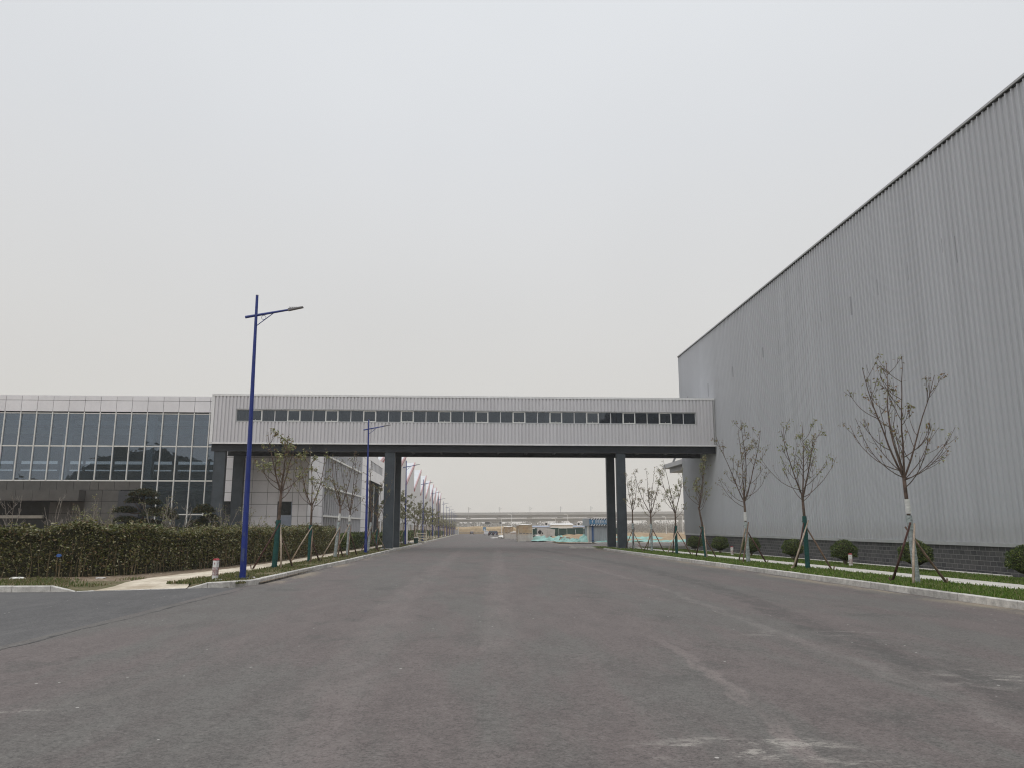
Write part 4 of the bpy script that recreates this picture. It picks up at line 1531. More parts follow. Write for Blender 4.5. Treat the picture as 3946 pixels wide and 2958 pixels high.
def ball(seed, x, y, rad, label):
    rs = np.random.RandomState(seed)
    root = empty('round_bush', (x, y, gz(y, hr(x))), label, 'bush', 'clipped round bushes along the grey hall')
    n = int(5200 * (rad / .65) ** 2)
    d = rs.normal(size=(n, 3))
    d /= np.linalg.norm(d, axis=1)[:, None]
    d[:, 2] = np.where(d[:, 2] < -.45, d[:, 2] * .6, d[:, 2])
    lump = 1 + .07 * np.sin(d[:, 0] * 5 + seed) * np.cos(d[:, 1] * 4 + seed * 2) + .05 * np.sin(d[:, 2] * 9 + seed)
    C = d * (rad * lump * (1 - np.abs(rs.normal(0, .09, n))))[:, None] * np.array([1, 1, .92])
    C[:, 2] += rad * 1.12
    V = leaf_array(rs, C, .062 * rs.uniform(.7, 1.4, n), .036 * rs.uniform(.7, 1.3, n), .1)
    quads('foliage', V, M['box'], root)
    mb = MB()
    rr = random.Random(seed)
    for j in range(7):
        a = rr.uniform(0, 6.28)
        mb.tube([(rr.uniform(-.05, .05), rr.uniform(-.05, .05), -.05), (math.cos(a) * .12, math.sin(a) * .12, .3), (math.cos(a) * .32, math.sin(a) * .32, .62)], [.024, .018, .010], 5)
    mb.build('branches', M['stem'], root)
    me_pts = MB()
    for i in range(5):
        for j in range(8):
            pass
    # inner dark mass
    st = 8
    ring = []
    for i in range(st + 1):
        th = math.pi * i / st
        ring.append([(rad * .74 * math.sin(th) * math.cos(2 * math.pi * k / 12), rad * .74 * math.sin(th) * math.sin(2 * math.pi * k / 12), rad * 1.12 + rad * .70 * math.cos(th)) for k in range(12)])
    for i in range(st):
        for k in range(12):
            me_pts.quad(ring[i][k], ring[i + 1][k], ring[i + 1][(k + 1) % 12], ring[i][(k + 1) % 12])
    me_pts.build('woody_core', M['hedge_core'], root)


bl = ['round clipped bush cut by the right edge of the photo', 'round bush behind the tallest pale-bandaged tree', 'round bush with the red-capped marker post right in front of it',
      'round bush just left of the second green-wrapped tree from the right', 'round bush behind the pale-bandaged tree below the bridge end', 'round bush between two staked trees, fully visible, left of the pale marker post',
      'round bush at the far corner of the grey hall, farthest of the row']
for i, (y, r_) in enumerate(((25.3, .60), (31.8, .64), (38.0, .61), (44.2, .60), (50.9, .62), (57.3, .64), (63.8, .64))):
    ball(60 + i, 18.5, y, r_, bl[i])


def pine(seed, x, y, pads, trunk, label, tint='pine'):
    rs = np.random.RandomState(seed)
    root = empty('cloud_pine', (x, y, gz(y, .06)), label, 'pine', 'cloud-pruned pines behind the hedge')
    C = []
    pads = [(a * 1.25, b, c * 1.45, d * 1.5) for a, b, c, d in pads]
    for (px_, pz, rx, rz) in pads:
        n = int(6500 * rx)
        d = rs.normal(size=(n, 3))
        d /= np.linalg.norm(d, axis=1)[:, None]
        d[:, 2] = np.abs(d[:, 2]) - .15
        q = d * np.array([rx, rx * .8, rz]) * (rs.rand(n) ** .4)[:, None] * rs.uniform(.75, 1.15, n)[:, None]
        C.append(q + np.array([px_, rs.uniform(-.25, .25), pz]))
    C = np.concatenate(C)
    V = leaf_array(rs, C, .12 * rs.uniform(.6, 1.3, len(C)), .045 * rs.uniform(.6, 1.3, len(C)), -.4)
    quads('foliage', V, M[tint], root)
    mb = MB()
    mb.tube([Vector(t) for t in trunk], [.09 - .06 * i / len(trunk) for i in range(len(trunk))], 7)
    for (px_, pz, rx, rz) in pads:
        t = min(trunk, key=lambda t: abs(t[2] - (pz - .25)))
        mb.tube([t, ((t[0] + px_) / 2, 0, (t[2] + pz) / 2 - .12), (px_, 0, pz - .03)], [.04, .03, .02], 5)
    mb.build('trunk', M['bark'], root, smooth=True)


pine(71, -20.5, 50, [(.0, 3.75, .62, .30), (-.45, 3.35, .35, .2), (.45, 3.25, .4, .22), (-.85, 2.75, .5, .24), (.75, 2.55, .75, .36), (1.35, 2.35, .35, .2), (-.7, 2.15, .55, .22), (.1, 1.95, .8, .25), (-1.35, 1.55, .75, .24), (.9, 1.55, .8, .30), (-.2, 1.35, .9, .3)],
     [(0, 0, 0), (.15, 0, .9), (-.1, 0, 1.8), (.1, 0, 2.7), (0, 0, 3.7)], 'dark layered pine behind the hedge in front of the stone porch box')
pine(72, -16.7, 50, [(-.0, 2.75, .45, .34), (.25, 2.25, .42, .26), (-.3, 1.9, .5, .26), (.55, 1.75, .40, .25), (-.65, 1.5, .45, .22), (.1, 1.35, .7, .3)],
     [(0, 0, 0), (.1, 0, .9), (0, 0, 1.8), (0, 0, 2.6)], 'smaller rusty-topped pine behind the hedge beside the left bridge column')
pine(73, -17.8, 44, [(0, 1.55, .75, .28), (.6, 1.4, .5, .25)], [(0, 0, 0), (0, 0, .8), (0, 0, 1.4)], 'low yellow-green pine pad just above the hedge, left of the smaller pine', 'box')
bare = [(-26.9, 47, 3.9, 'pale bare forked shrub at the left edge of the photo, above the hedge'),
        (-23.6, 46, 3.6, 'bare grey shrub in front of the dark entrance recess'),
        (-22.0, 48, 3.1, 'thin shrub with a few leaves in the middle of the dark stone wall'),
        (-20.4, 43, 3.5, 'leafy-tipped thin shrub in front of the layered pine'),
        (-17.6, 45, 3.7, 'budding bare shrub in front of the tall glass panes, between the two pines'),
        (-16.0, 44, 3.2, 'bare fan-shaped shrub in front of the smaller pine'),
        (-14.6, 47, 3.4, 'bare shrub between the left bridge column and the nearest blue lamp'),
        (-12.6, 46, 2.9, 'bare twiggy shrub right behind the nearest blue lamp')]
for i, (x, y, H, lb) in enumerate(bare):
    t = make_tree(400 + i * 7, H, .55, 1.25, nlead=4, low=4, dens=.0 if i in (0, 1, 5) else .55, stakes=False, label=lb, name='garden_shrub', r=.06, bark='bark_grey', cat='shrub', group='bare shrubs behind the hedge', leafsz=.11, twist=2.0)
    put(t, x, y, .06)

# ------------------------------------------------------------------ grass
def blades(name, n, xr, yr, hfun, size, mat, label, cond=None, seed=1, dens_pow=1.6):
    rs = np.random.RandomState(seed)
    x = rs.uniform(*xr, n)
    y = yr[0] + (yr[1] - yr[0]) * rs.rand(n) ** dens_pow
    if cond is not None:
        k = cond(x, y, rs)
        x, y = x[k], y[k]
    n = len(x)
    z = SL * y + hfun(x)
    h = size * rs.uniform(.5, 1.4, n)
    a = rs.uniform(0, np.pi, n)
    wd = .010 * rs.uniform(.8, 1.6, n) * (1 + y / 40)
    dx, dy = np.cos(a) * wd, np.sin(a) * wd
    lx, ly = rs.normal(0, .35, n) * h, rs.normal(0, .35, n) * h
    V = np.empty((n, 4, 3))
    V[:, 0] = np.column_stack([x - dx, y - dy, z - .01])
    V[:, 1] = np.column_stack([x + dx, y + dy, z - .01])
    V[:, 2] = np.column_stack([x + dx * .2 + lx, y + dy * .2 + ly, z + h])
    V[:, 3] = np.column_stack([x - dx * .2 + lx, y - dy * .2 + ly, z + h])
    return tag(quads(name, V, M[mat]), label, 'grass', kind='stuff')


HR = np.vectorize(hr)


def clump(x, y, rs, sc=1.0, thr=-.2):
    return (np.sin(x * 2.1 * sc + 1.3 * np.sin(y * .9 * sc)) + np.sin(y * 1.7 * sc + 2 * np.sin(x * 1.3 * sc)) + rs.normal(0, .8, len(x))) > thr


blades('grass', 150000, (11.58, 20.75), (13, 74), HR, .075, 'grass', 'short green grass on the right-hand lawn',
       lambda x, y, rs: ((x < 14.27 + .05 * np.sin(y * 3) + .06 * rs.rand(len(x))) | (x > 16.3 + .04 * np.sin(y * 2.3))) & clump(x, y, rs, 1, -1.4), 1)
blades('grass', 42000, (-8.85, -6.4), (23.6, 96), lambda x: .098 + 0 * x, .06, 'grass_dry', 'patchy grass on the left verge',
       lambda x, y, rs: (x > -8.4 - .45 * np.clip((31 - y) / 5, 0, 1)) & (x < -6.42 - .2 * np.clip((30 - y) / 6, 0, 1)) & clump(x, y, rs, 1, .1), 2)
blades('grass', 20000, (-30, -10.5), (22.1, 26.6), lambda x: .07 + 0 * x, .07, 'grass_dry', 'weedy grass by the side road kerb', lambda x, y, rs: clump(x, y, rs, .8, .3) & ((x < -11.0) | (y > 22.9)), 3, 1)
# litter of dry leaves on the soil at the hedge foot
rs = np.random.RandomState(8)
n = 2600
s = rs.rand(n)
X_ = np.where(s < .5, -30 + 36.5 * s, -9.7 - rs.rand(n) * .6)
Y_ = np.where(s < .5, 25.4 + rs.rand(n) * 2.3, 29 + 30 * rs.rand(n))
X_ = np.where((s >= .5) & (Y_ < 42), -9.9 - (42 - Y_) * .145 + rs.normal(0, .2, n), X_)
C = np.column_stack([X_, Y_, SL * Y_ + .075])
V = leaf_array(rs, C, .09 * rs.uniform(.5, 1.3, n), .05 * rs.uniform(.5, 1.3, n), 0)
V[:, :, 2] = np.maximum(V[:, :, 2], (SL * Y_ + .068)[:, None]) * .3 + (SL * Y_ + .075)[:, None] * .7
M['litter'] = leafmat('dry leaf litter', [(.30, .22, .14), (.22, .14, .085), (.48, .42, .32), (.14, .09, .06)], .05)
tag(quads('fallen_leaves', V, M['litter']), 'dry fallen leaves scattered at the foot of the hedge', 'leaves', kind='stuff')

# ------------------------------------------------------------------ marker posts
def text_mesh(txt, size, mat, name, parent, loc, rot, depth=.002, sx=1.0):
    cu = bpy.data.curves.new(name, 'FONT')
    cu.body = txt
    cu.size = size
    cu.extrude = depth
    cu.align_x = 'CENTER'
    cu.align_y = 'CENTER'
    cu.space_line = .95
    o = bpy.data.objects.new(name, cu)
    COL.objects.link(o)
    dg = bpy.context.evaluated_depsgraph_get()
    me = bpy.data.meshes.new_from_object(o.evaluated_get(dg))
    bpy.data.objects.remove(o)
    o = bpy.data.objects.new(name, me)
    COL.objects.link(o)
    me.materials.clear()
    me.materials.append(mat)
    if parent: o.parent = parent
    o.location = loc
    o.rotation_euler = rot
    o.scale = (sx, 1, 1)
    return o


BOLT = [(.15, 1), (-.35, .1), (0, .1), (-.2, -1), (.42, .28), (.05, .28), (.45, 1)]


def marker(x, y, h, rz, label, H=.66, W=.07):
    root = empty('marker_post', (x, y, gz(y, h)), label, 'marker post', 'white cable marker posts', rz)
    mb = MB()
    mb.box(-W, W, -W, W, -.05, H - .06)
    mb.build('post', M['white'], root, bevel=.012)
    mb = MB()
    mb.prism([(-W - .005, H - .058), (W + .005, H - .058), (W + .005, H - .035), (W * .55, H), (-W * .55, H), (-W - .005, H - .035)], 'y', -W - .005, W + .005)
    mb.build('cap', M['redcap'], root, bevel=.008)
    for face, rot in ((0, 0), (1, R(90))):
        cx_, cy_ = (0, -W - .002) if face == 0 else (W + .002, 0)
        mb = MB()
        pts = [(a * .042, b * .042 + H * .76) for a, b in BOLT]
        mb.prism(pts, 'y', -.002, .002)
        b = mb.build('bolt_mark', M['redtext'], root)
        b.location = (cx_, cy_, 0)
        b.rotation_euler = (0, 0, rot)
        text_mesh('下有\n电缆\n严禁\n开挖', .068, M['redtext'], 'lettering', root, (cx_, cy_, H * .40), (R(90), 0, rot))
    return root


m1 = marker(-8.0, 25.35, .09, R(-20), 'white square marker post with red cap and red lettering beside the nearest blue lamp')
marker(17.9, 36.2, hr(17.9), R(-35), 'small red-capped white marker post in front of a round bush on the right lawn', .62, .08)
marker(17.9, 52.9, hr(17.9), R(-35), 'pale marker post right of the fully visible round bush under the bridge end', .62, .08)
marker(15.5, 71.5, hr(15.5), R(-35), 'farthest pale marker post at the end of the right lawn by the cross road', .6, .08)

# stones and scraps
rs = np.random.RandomState(4)


def lump(mb, x, y, z, sx_, sy_, sz_, rr):
    n0 = len(mb.v)
    for i, (zz, k) in enumerate(((0, .85), (.45, 1), (.85, .6))):
        for j in range(6):
            a = j * 1.047 + i * .3
            q = k * rr.uniform(.75, 1.2)
            mb.v.append((x + math.cos(a) * sx_ * q, y + math.sin(a) * sy_ * q, z + zz * sz_))
    for i in range(2):
        for j in range(6):
            mb.f.append((n0 + i * 6 + j, n0 + i * 6 + (j + 1) % 6, n0 + i * 6 + 6 + (j + 1) % 6, n0 + i * 6 + 6 + j))
            mb.m.append(0)
    mb.f.append(tuple(n0 + 12 + j for j in range(6)))
    mb.m.append(0)


def stone(name, x, y, h, s, mat, label, cat):
    mb = MB()
    lump(mb, 0, 0, -.01, s[0], s[1], s[2], random.Random(int(x * 100)))
    o = mb.build(name, mat)
    o.location = (x, y, gz(y, h))
    return tag(o, label, cat)


stone('plastic_bag', -14.6, 26.4, .07, (.32, .14, .10), M['plastic'], 'crumpled white plastic scrap at the hedge foot, left of centre of the hedge', 'litter')
stone('stone', -7.75, 25.0, .098, (.16, .1, .06), M['concrete_lite'], 'flat pale stone lying at the foot of the nearest marker post', 'stone')
stone('stone', -7.0, 26.05, .1, (.08, .06, .07), M['concrete_lite'], 'grey round stone on the kerb edge right of the nearest lamp foot', 'stone')
stone('stone', -12.2, 26.9, .07, (.2, .1, .05), M['concrete_lite'], 'broad pale stone on the soil where the path widens', 'stone')
stone('plastic_scrap', -13.9, 27.45, .75, (.09, .05, .12), M['blue_cloth'], 'small blue plastic scrap caught in the hedge', 'litter')
mb = MB()
mb.box(-.6, .6, -.22, .22, 0, .004)
o = mb.build('manhole_cover', M['crack'])
o.location = (10.3, 73, gz(73, .135))
tag(o, 'long dark cover set in the low concrete slab by the right bridge columns', 'manhole cover')
mb = MB()
mb.box(9.4, 12.6, 72.2, 73.8, -.6, -.27)
tag(mb.build('slab', M['paving_grey']), 'low pale concrete slab projecting from the right kerb corner', 'slab', kind='structure')

# ------------------------------------------------------------------ building plot beyond the cross road
def wave(x, y):
    return math.sin(x * .31 + 1.1) * math.cos(y * .13 + .4) + .6 * math.sin(x * .77 + y * .21) + .35 * math.sin(x * 1.9 - y * .9)


mb = MB()
gx = np.concatenate([np.linspace(11.7, 40, 40), np.linspace(43, 160, 20)])
gy = np.concatenate([np.linspace(101.6, 200, 60), np.linspace(206, 436, 30)])
idx = {}
for j, y in enumerate(gy):
    for i, x in enumerate(gx):
        edge = min(1, (x - 11.7) / 4, (y - 101.6) / 10)
        far = min(1, max(0, (y - 115) / 60))
        z = gz(y, .08) + edge * (.10 * wave(x, y) + far * (.42 + .28 * wave(x * .7, y * .8)))
        idx[(i, j)] = len(mb.v)
        mb.v.append((x, y, z))
for j in range(len(gy) - 1):
    for i in range(len(gx) - 1):
        mb.f.append((idx[(i, j)], idx[(i + 1, j)], idx[(i + 1, j + 1)], idx[(i, j + 1)]))
        mb.m.append(0)
tag(mb.build('terrain', M['site'], smooth=True), 'rough brown earth of the building plot right of the road', 'earth', kind='structure')


def netting(seed, cx_, cy_, rx, ry, hz, label, rot=0):
    rr = random.Random(seed)
    mb = MB()
    n = 34
    m_ = 16
    ph = [rr.uniform(0, 6.28) for _ in range(8)]
    I = {}
    for j in range(m_ + 1):
        for i in range(n + 1):
            u, v = i / n * 2 - 1, j / m_ * 2 - 1
            e = 1 + .15 * math.sin(5 * u + ph[0]) + .12 * math.sin(7 * v + ph[1])
            x, y = u * rx * e, v * ry * e
            fall = max(0, 1 - abs(u) ** 3) * max(0, 1 - v * v)
            z = hz * fall * (.55 + .3 * math.sin(4 * u + ph[2]) + .22 * math.sin(9 * u + 4 * v + ph[3]) + .12 * math.sin(17 * u - 6 * v + ph[4])) + .05 * rr.random() + .03
            I[(i, j)] = len(mb.v)
            mb.v.append((x, y, max(z, .03)))
    for j in range(m_):
        for i in range(n):
            mb.f.append((I[(i, j)], I[(i + 1, j)], I[(i + 1, j + 1)], I[(i, j + 1)]))
            mb.m.append(0)
    o = mb.build('netting_sheet', M['tarp'])
    o.location = (cx_, cy_, gz(cy_, .12))
    o.rotation_euler = (0, 0, rot)
    tag(o, label, 'netting sheet', 'turquoise dust nets on the plot')
    return o


netting(1, 13.0, 125, 3.0, 8, .95, 'crumpled turquoise net heaped right of the wrapped carton stack')
netting(2, 15.6, 109, 2.2, 4, .95, 'high fold of turquoise net just left of the grey booth', R(-10))
netting(3, 13.4, 108.5, 1.4, 3, .55, 'low turquoise net spread along the kerb before the dirt heap')
netting(4, 18.6, 102.3, 2.4, .5, .25, 'thin turquoise net lying at the foot of the booth front')
netting(5, 27.0, 106, 5.5, 2.5, .4, 'turquoise net along the plot edge seen between the right bridge columns and the hall')
netting(6, 17.0, 160, 4, 5, .7, 'far turquoise net on the brown earth in front of the green hoarding')
netting(7, 32.0, 150, 5, 5, .7, 'far turquoise net on the brown field, right of the bridge columns')

mb = MB()
rr = random.Random(3)
lump(mb, 0, 0, 0, 1.1, 1.5, .75, rr)
lump(mb, .9, .4, 0, .8, 1.2, .55, rr)
o = mb.build('dirt_heap', M['soil'])
o.location = (13.7, 113, gz(113, .1))
tag(o, 'small dark brown dirt heap between the turquoise nets', 'dirt heap')

# dark green hoarding, in bays
hb = empty('site_hoarding', (20, 190, gz(190)), 'dark green hoarding across the back of the building plot', 'hoarding')
mb = MB()
x = 11.6
while x < 36:
    zt = 1.25 + .08 * math.sin(x * 2)
    mb.box(x, x + 1.95, 190 + .1 * math.sin(x), 190.06 + .1 * math.sin(x), -1.0, zt)
    x += 2.0
mb.build('panel', M['green_fence'], hb, world=True)
for x in (13.6, 19.6, 25.6, 31.6):
    mb = MB()
    mb.tube([(x, 190.3, -1.0), (x, 190.3, 1.4)], .06, 6)
    mb.tube([(x, 188.2, -.6), (x, 189.9, .9)], .05, 6)
    mb.build('post', M['trim_grey'], hb, world=True)
ng = empty('site_hoarding', (13, 152, gz(152)), 'short dark green hoarding panel with pale top right behind the carton stack', 'hoarding')
mb = MB()
mb.box(10.6, 13.2, 160, 160.1, -.9, 1.15)
mb.build('panel', M['green_fence'], ng, world=True)
mb = MB()
mb.box(10.55, 13.2, 159.9, 160.2, 1.16, 1.32)
mb.build('cap', M['white'], ng, world=True)

# concrete culvert chambers and pipes
def disc(mb, c, n, r0, r1, dep, sides=20):
    """ring of radii r0..r1 about centre c facing n, with a recessed dark disc as material 1"""
    n = Vector(n).normalized()
    a = n.orthogonal().normalized()
    b = n.cross(a)
    c = Vector(c)
    for k in range(sides):
        t0, t1 = 2 * math.pi * k / sides, 2 * math.pi * (k + 1) / sides
        d0, d1 = a * math.cos(t0) + b * math.sin(t0), a * math.cos(t1) + b * math.sin(t1)
        mb.quad(c + d0 * r1 + n * dep, c + d1 * r1 + n * dep, c + d1 * r0 + n * dep, c + d0 * r0 + n * dep)
        mb.quad(c + d0 * r1, c + d1 * r1, c + d1 * r1 + n * dep, c + d0 * r1 + n * dep)
        mb.quad(c + d0 * r0 + n * dep, c + d1 * r0 + n * dep, c + d1 * r0 + n * .004, c + d0 * r0 + n * .004, m=1)
    mb.poly([tuple(c + (a * math.cos(2 * math.pi * k / sides) + b * math.sin(2 * math.pi * k / sides)) * r0 + n * .006) for k in range(sides)], m=1)


for k, (x, y, sx_, rz, tilt, lb) in enumerate(((13.75, 150, 1.75, 0, 0, 'large pale concrete culvert chamber with round holes, left of the pair'), (15.45, 152, 1.5, R(8), R(6), 'tilted pale concrete culvert chamber leaning at the right of the pair'))):
    root = empty('culvert_chamber', (x, y, gz(y, .35)), lb, 'culvert chamber', 'concrete culvert chambers on the plot')
    root.rotation_euler = (0, tilt, rz)
    mb = MB()
    h = 1.85 if k == 0 else 1.65
    mb.box(-sx_ / 2, sx_ / 2, -.9, .9, -.3, h)
    mb.build('chamber', M['concrete_lite'], root, bevel=.03)
    mb = MB()
    if k == 0:
        disc(mb, (-.45, -.9, 1.05), (0, -1, 0), .36, .44, .06)
        disc(mb, (.02, -.9, .85), (0, -1, 0), .17, .2, .03)
    else:
        disc(mb, (.1, -.9, .1), (0, -1, 0), .26, .3, .03)
    mb.build('hole', [M['concrete_lite'], M['black']], root)


def pipe(x, y, z, r, L, ang, label, mat):
    root = empty('concrete_pipe', (x, y, z), label, 'pipe', rz=ang)
    mb = MB()
    s_ = 22
    for k in range(s_):
        t0, t1 = 2 * math.pi * k / s_, 2 * math.pi * (k + 1) / s_
        c0, s0, c1, s1 = math.cos(t0), math.sin(t0), math.cos(t1), math.sin(t1)
        ri = r * .76
        mb.quad((c0 * r, 0, s0 * r), (c1 * r, 0, s1 * r), (c1 * r, L, s1 * r), (c0 * r, L, s0 * r))
        mb.quad((c0 * ri, 0, s0 * ri), (c1 * ri, 0, s1 * ri), (c1 * ri, L, s1 * ri), (c0 * ri, L, s0 * ri))
        mb.quad((c0 * r, 0, s0 * r), (c1 * r, 0, s1 * r), (c1 * ri, 0, s1 * ri), (c0 * ri, 0, s0 * ri))
    mb.build('pipe_wall', mat, root)
    return root


pipe(11.45, 140, gz(140, .55), .40, 2.4, R(-25), 'pale concrete pipe seen end-on beside the carton stack', M['concrete_lite'])
pipe(16.05, 101.9, gz(101.9, .28), .17, .8, R(-10), 'small black pipe end at the foot of the booth corner', M['rubber'])

# ------------------------------------------------------------------ the grey booth with the blue sign
bo = empty('guard_booth', (18.9, 106, gz(103, .08)), 'grey sheet-metal power booth with blue warning sign board, beyond the bridge columns', 'booth')
zg = gz(103, .08)
mb = MB()
ribbed(mb, 15.95, 18.95, zg, 1.72, .2, .02, .05, .02, lambda u, d, z: (u, 103 - d, z))
ribbed(mb, 103, 108.5, zg, 1.72, .2, .02, .05, .02, lambda u, d, z: (15.95 - d, u, z))
mb.box(15.97, 18.95, 103.02, 108.5, zg, 1.70)
mb.build('body', M['booth'], bo, world=True)
mb = MB()
mb.box(15.72, 19.12, 102.75, 108.9, 1.74, 2.68)
hd = mb.build('roof_box', M['booth'], bo, world=True, bevel=.03)
mb = MB()
mb.box(15.74, 19.10, 102.71, 102.745, 1.90, 2.52)
sg = mb.build('sign_board', M['booth_blue'], bo, world=True)
mb = MB()
k = 0
x = 15.74
while x < 18.65:
    for z0, z1 in ((1.75, 1.895), (2.525, 2.67)):
        mb.prism([(x, z0), (x + .17, z0), (x + .28, z1), (x + .11, z1)], 'y', 102.70, 102.742, m=0)
        mb.prism([(x + .173, z0), (x + .34, z0), (x + .45, z1), (x + .283, z1)], 'y', 102.70, 102.742, m=1)
    x += .343
mb.build('hazard_stripes', [M['black'], M['white']], bo, world=True)
mb = MB()
mb.prism([(a * .24 + 16.14, b * .24 + 2.21) for a, b in BOLT], 'y', 102.69, 102.705)
mb.build('bolt_mark', M['white'], bo, world=True)
text_mesh('配电重地 闲人免进', .50, M['white'], 'lettering', bo, (17.72 - 18.9, 102.70 - 106, 2.21 - bo.location.z), (R(90), 0, 0), .004, .58)
mb = MB()
mb.box(15.85, 15.925, 104.2, 105.6, zg, 1.68)
mb.build('door', M['paving_grey'], bo, world=True)
mb = MB()
mb.tube([(16.12, 102.88, zg), (16.12, 102.88, 1.73)], .05, 8)
mb.tube([(16.25, 102.90, zg), (16.25, 102.90, 1.73)], .05, 8)
mb.build('downpipe', M['deep_blue'], bo, world=True)

# ------------------------------------------------------------------ wrapped carton stacks on the road side
def cartons(x, y, w_, d_, rz, label, low=1.25, high=2.55, seed=1):
    root = empty('carton_stack', (x, y, gz(y)), label, 'carton stack', 'shrink-wrapped cartons on the road', rz)
    rr = random.Random(seed)
    mb = MB()
    for a in (-w_ / 2 + .1, 0, w_ / 2 - .1):
        mb.box(a - .06, a + .06, -d_ / 2, d_ / 2, 0, .10)
    mb.box(-w_ / 2, w_ / 2, -d_ / 2, d_ / 2, .101, .13)
    mb.build('pallet', M['timber'], root)
    for (z0, z1) in ((.135, low), (low + .01, high)):
        mb = MB()
        mb.box(-w_ / 2 + .03, w_ / 2 - .03, -d_ / 2 + .03, d_ / 2 - .03, z0, z1)
        c = mb.build('carton', M['carton'], root, bevel=.01)
        mb = MB()
        for j in range(4):   # printed marks: short strokes and a row of dark bars
            xx = -.32 + j * .17
            yb = -d_ / 2 + .022
            zc = z0 + (z1 - z0) * .62
            mb.box(xx, xx + .12, yb, yb + .006, zc + .03, zc + .06)
            mb.box(xx + .04, xx + .07, yb - .001, yb + .005, zc - .04, zc + .10)
            mb.box(xx, xx + .12, yb, yb + .006, zc - .04, zc - .015)
        mb.build('print', M['redtext'], c)
    mb = MB()
    for j in range(4):
        a = -w_ / 2 + .15 + j * w_ * .24
        mb.box(a, a + w_ * .17, -d_ / 2 + .015, -d_ / 2 + .028, low - .02, low + .06)
    mb.build('vents', M['black'], root)
    mb = MB()
    for sx_ in (-1, 1):
        for sy_ in (-1, 1):
            cx_, cy_ = sx_ * (w_ / 2 + .02), sy_ * (d_ / 2 + .02)
            mb.box(cx_ - .035, cx_ + .035, cy_ - .035, cy_ + .035, 0, high * (.78 if sy_ < 0 else .9))
    mb.build('corner_batten', M['timber'], root)
    mb = MB()
    I = {}
    n = 14
    for j in range(5):
        for i in range(n + 1):
            u, v = i / n * 2 - 1, j / 4 * 2 - 1
            z = high + .10 * (1 - u * u) * (1 - .5 * v * v) + .02 * rr.random() - (.06 if abs(u) == 1 or abs(v) == 1 else 0)
            I[(i, j)] = len(mb.v)
            mb.v.append((u * (w_ / 2 + .05), v * (d_ / 2 + .05), z))
    for j in range(4):
        for i in range(n):
            mb.f.append((I[(i, j)], I[(i + 1, j)], I[(i + 1, j + 1)], I[(i, j + 1)]))
            mb.m.append(0)
    mb.build('cover_sheet', M['plastic'], root, smooth=True)
    mb = MB()
    q = .07
    mb.quad((-w_ / 2 - q, -d_ / 2 - q, .03), (w_ / 2 + q, -d_ / 2 - q, .03), (w_ / 2 + q, -d_ / 2 - q, high - .03), (-w_ / 2 - q, -d_ / 2 - q, high - .03))
    mb.quad((-w_ / 2 - q, d_ / 2 + q, .03), (-w_ / 2 - q, -d_ / 2 - q, .03), (-w_ / 2 - q, -d_ / 2 - q, high - .03), (-w_ / 2 - q, d_ / 2 + q, high - .03))
    mb.build('stretch_film', M['wrapfilm'], root)
    return root


cartons(8.55, 124, 2.15, 6.5, R(0), 'nearest tall carton stack in torn white film with pale battens, right of the road', seed=1)
cartons(8.05, 166, 1.75, 8, R(0), 'carton stack behind the nearest one, partly hidden by it', low=1.35, high=2.5, seed=2)
cartons(8.6, 152, 1.5, 1.5, R(0), 'low single carton block between the two tall stacks', low=.7, high=1.38, seed=3)
mb = MB()
rr = random.Random(5)
lump(mb, 0, 0, 0, .9, 1.6, .75, rr)
lump(mb, -1.4, .3, 0, 1.2, .8, .18, rr)
o = mb.build('film_heap', M['plastic'])
o.location = (7.2, 178, gz(178))
tag(o, 'heap of loose white film on the road left of the carton stacks', 'litter')

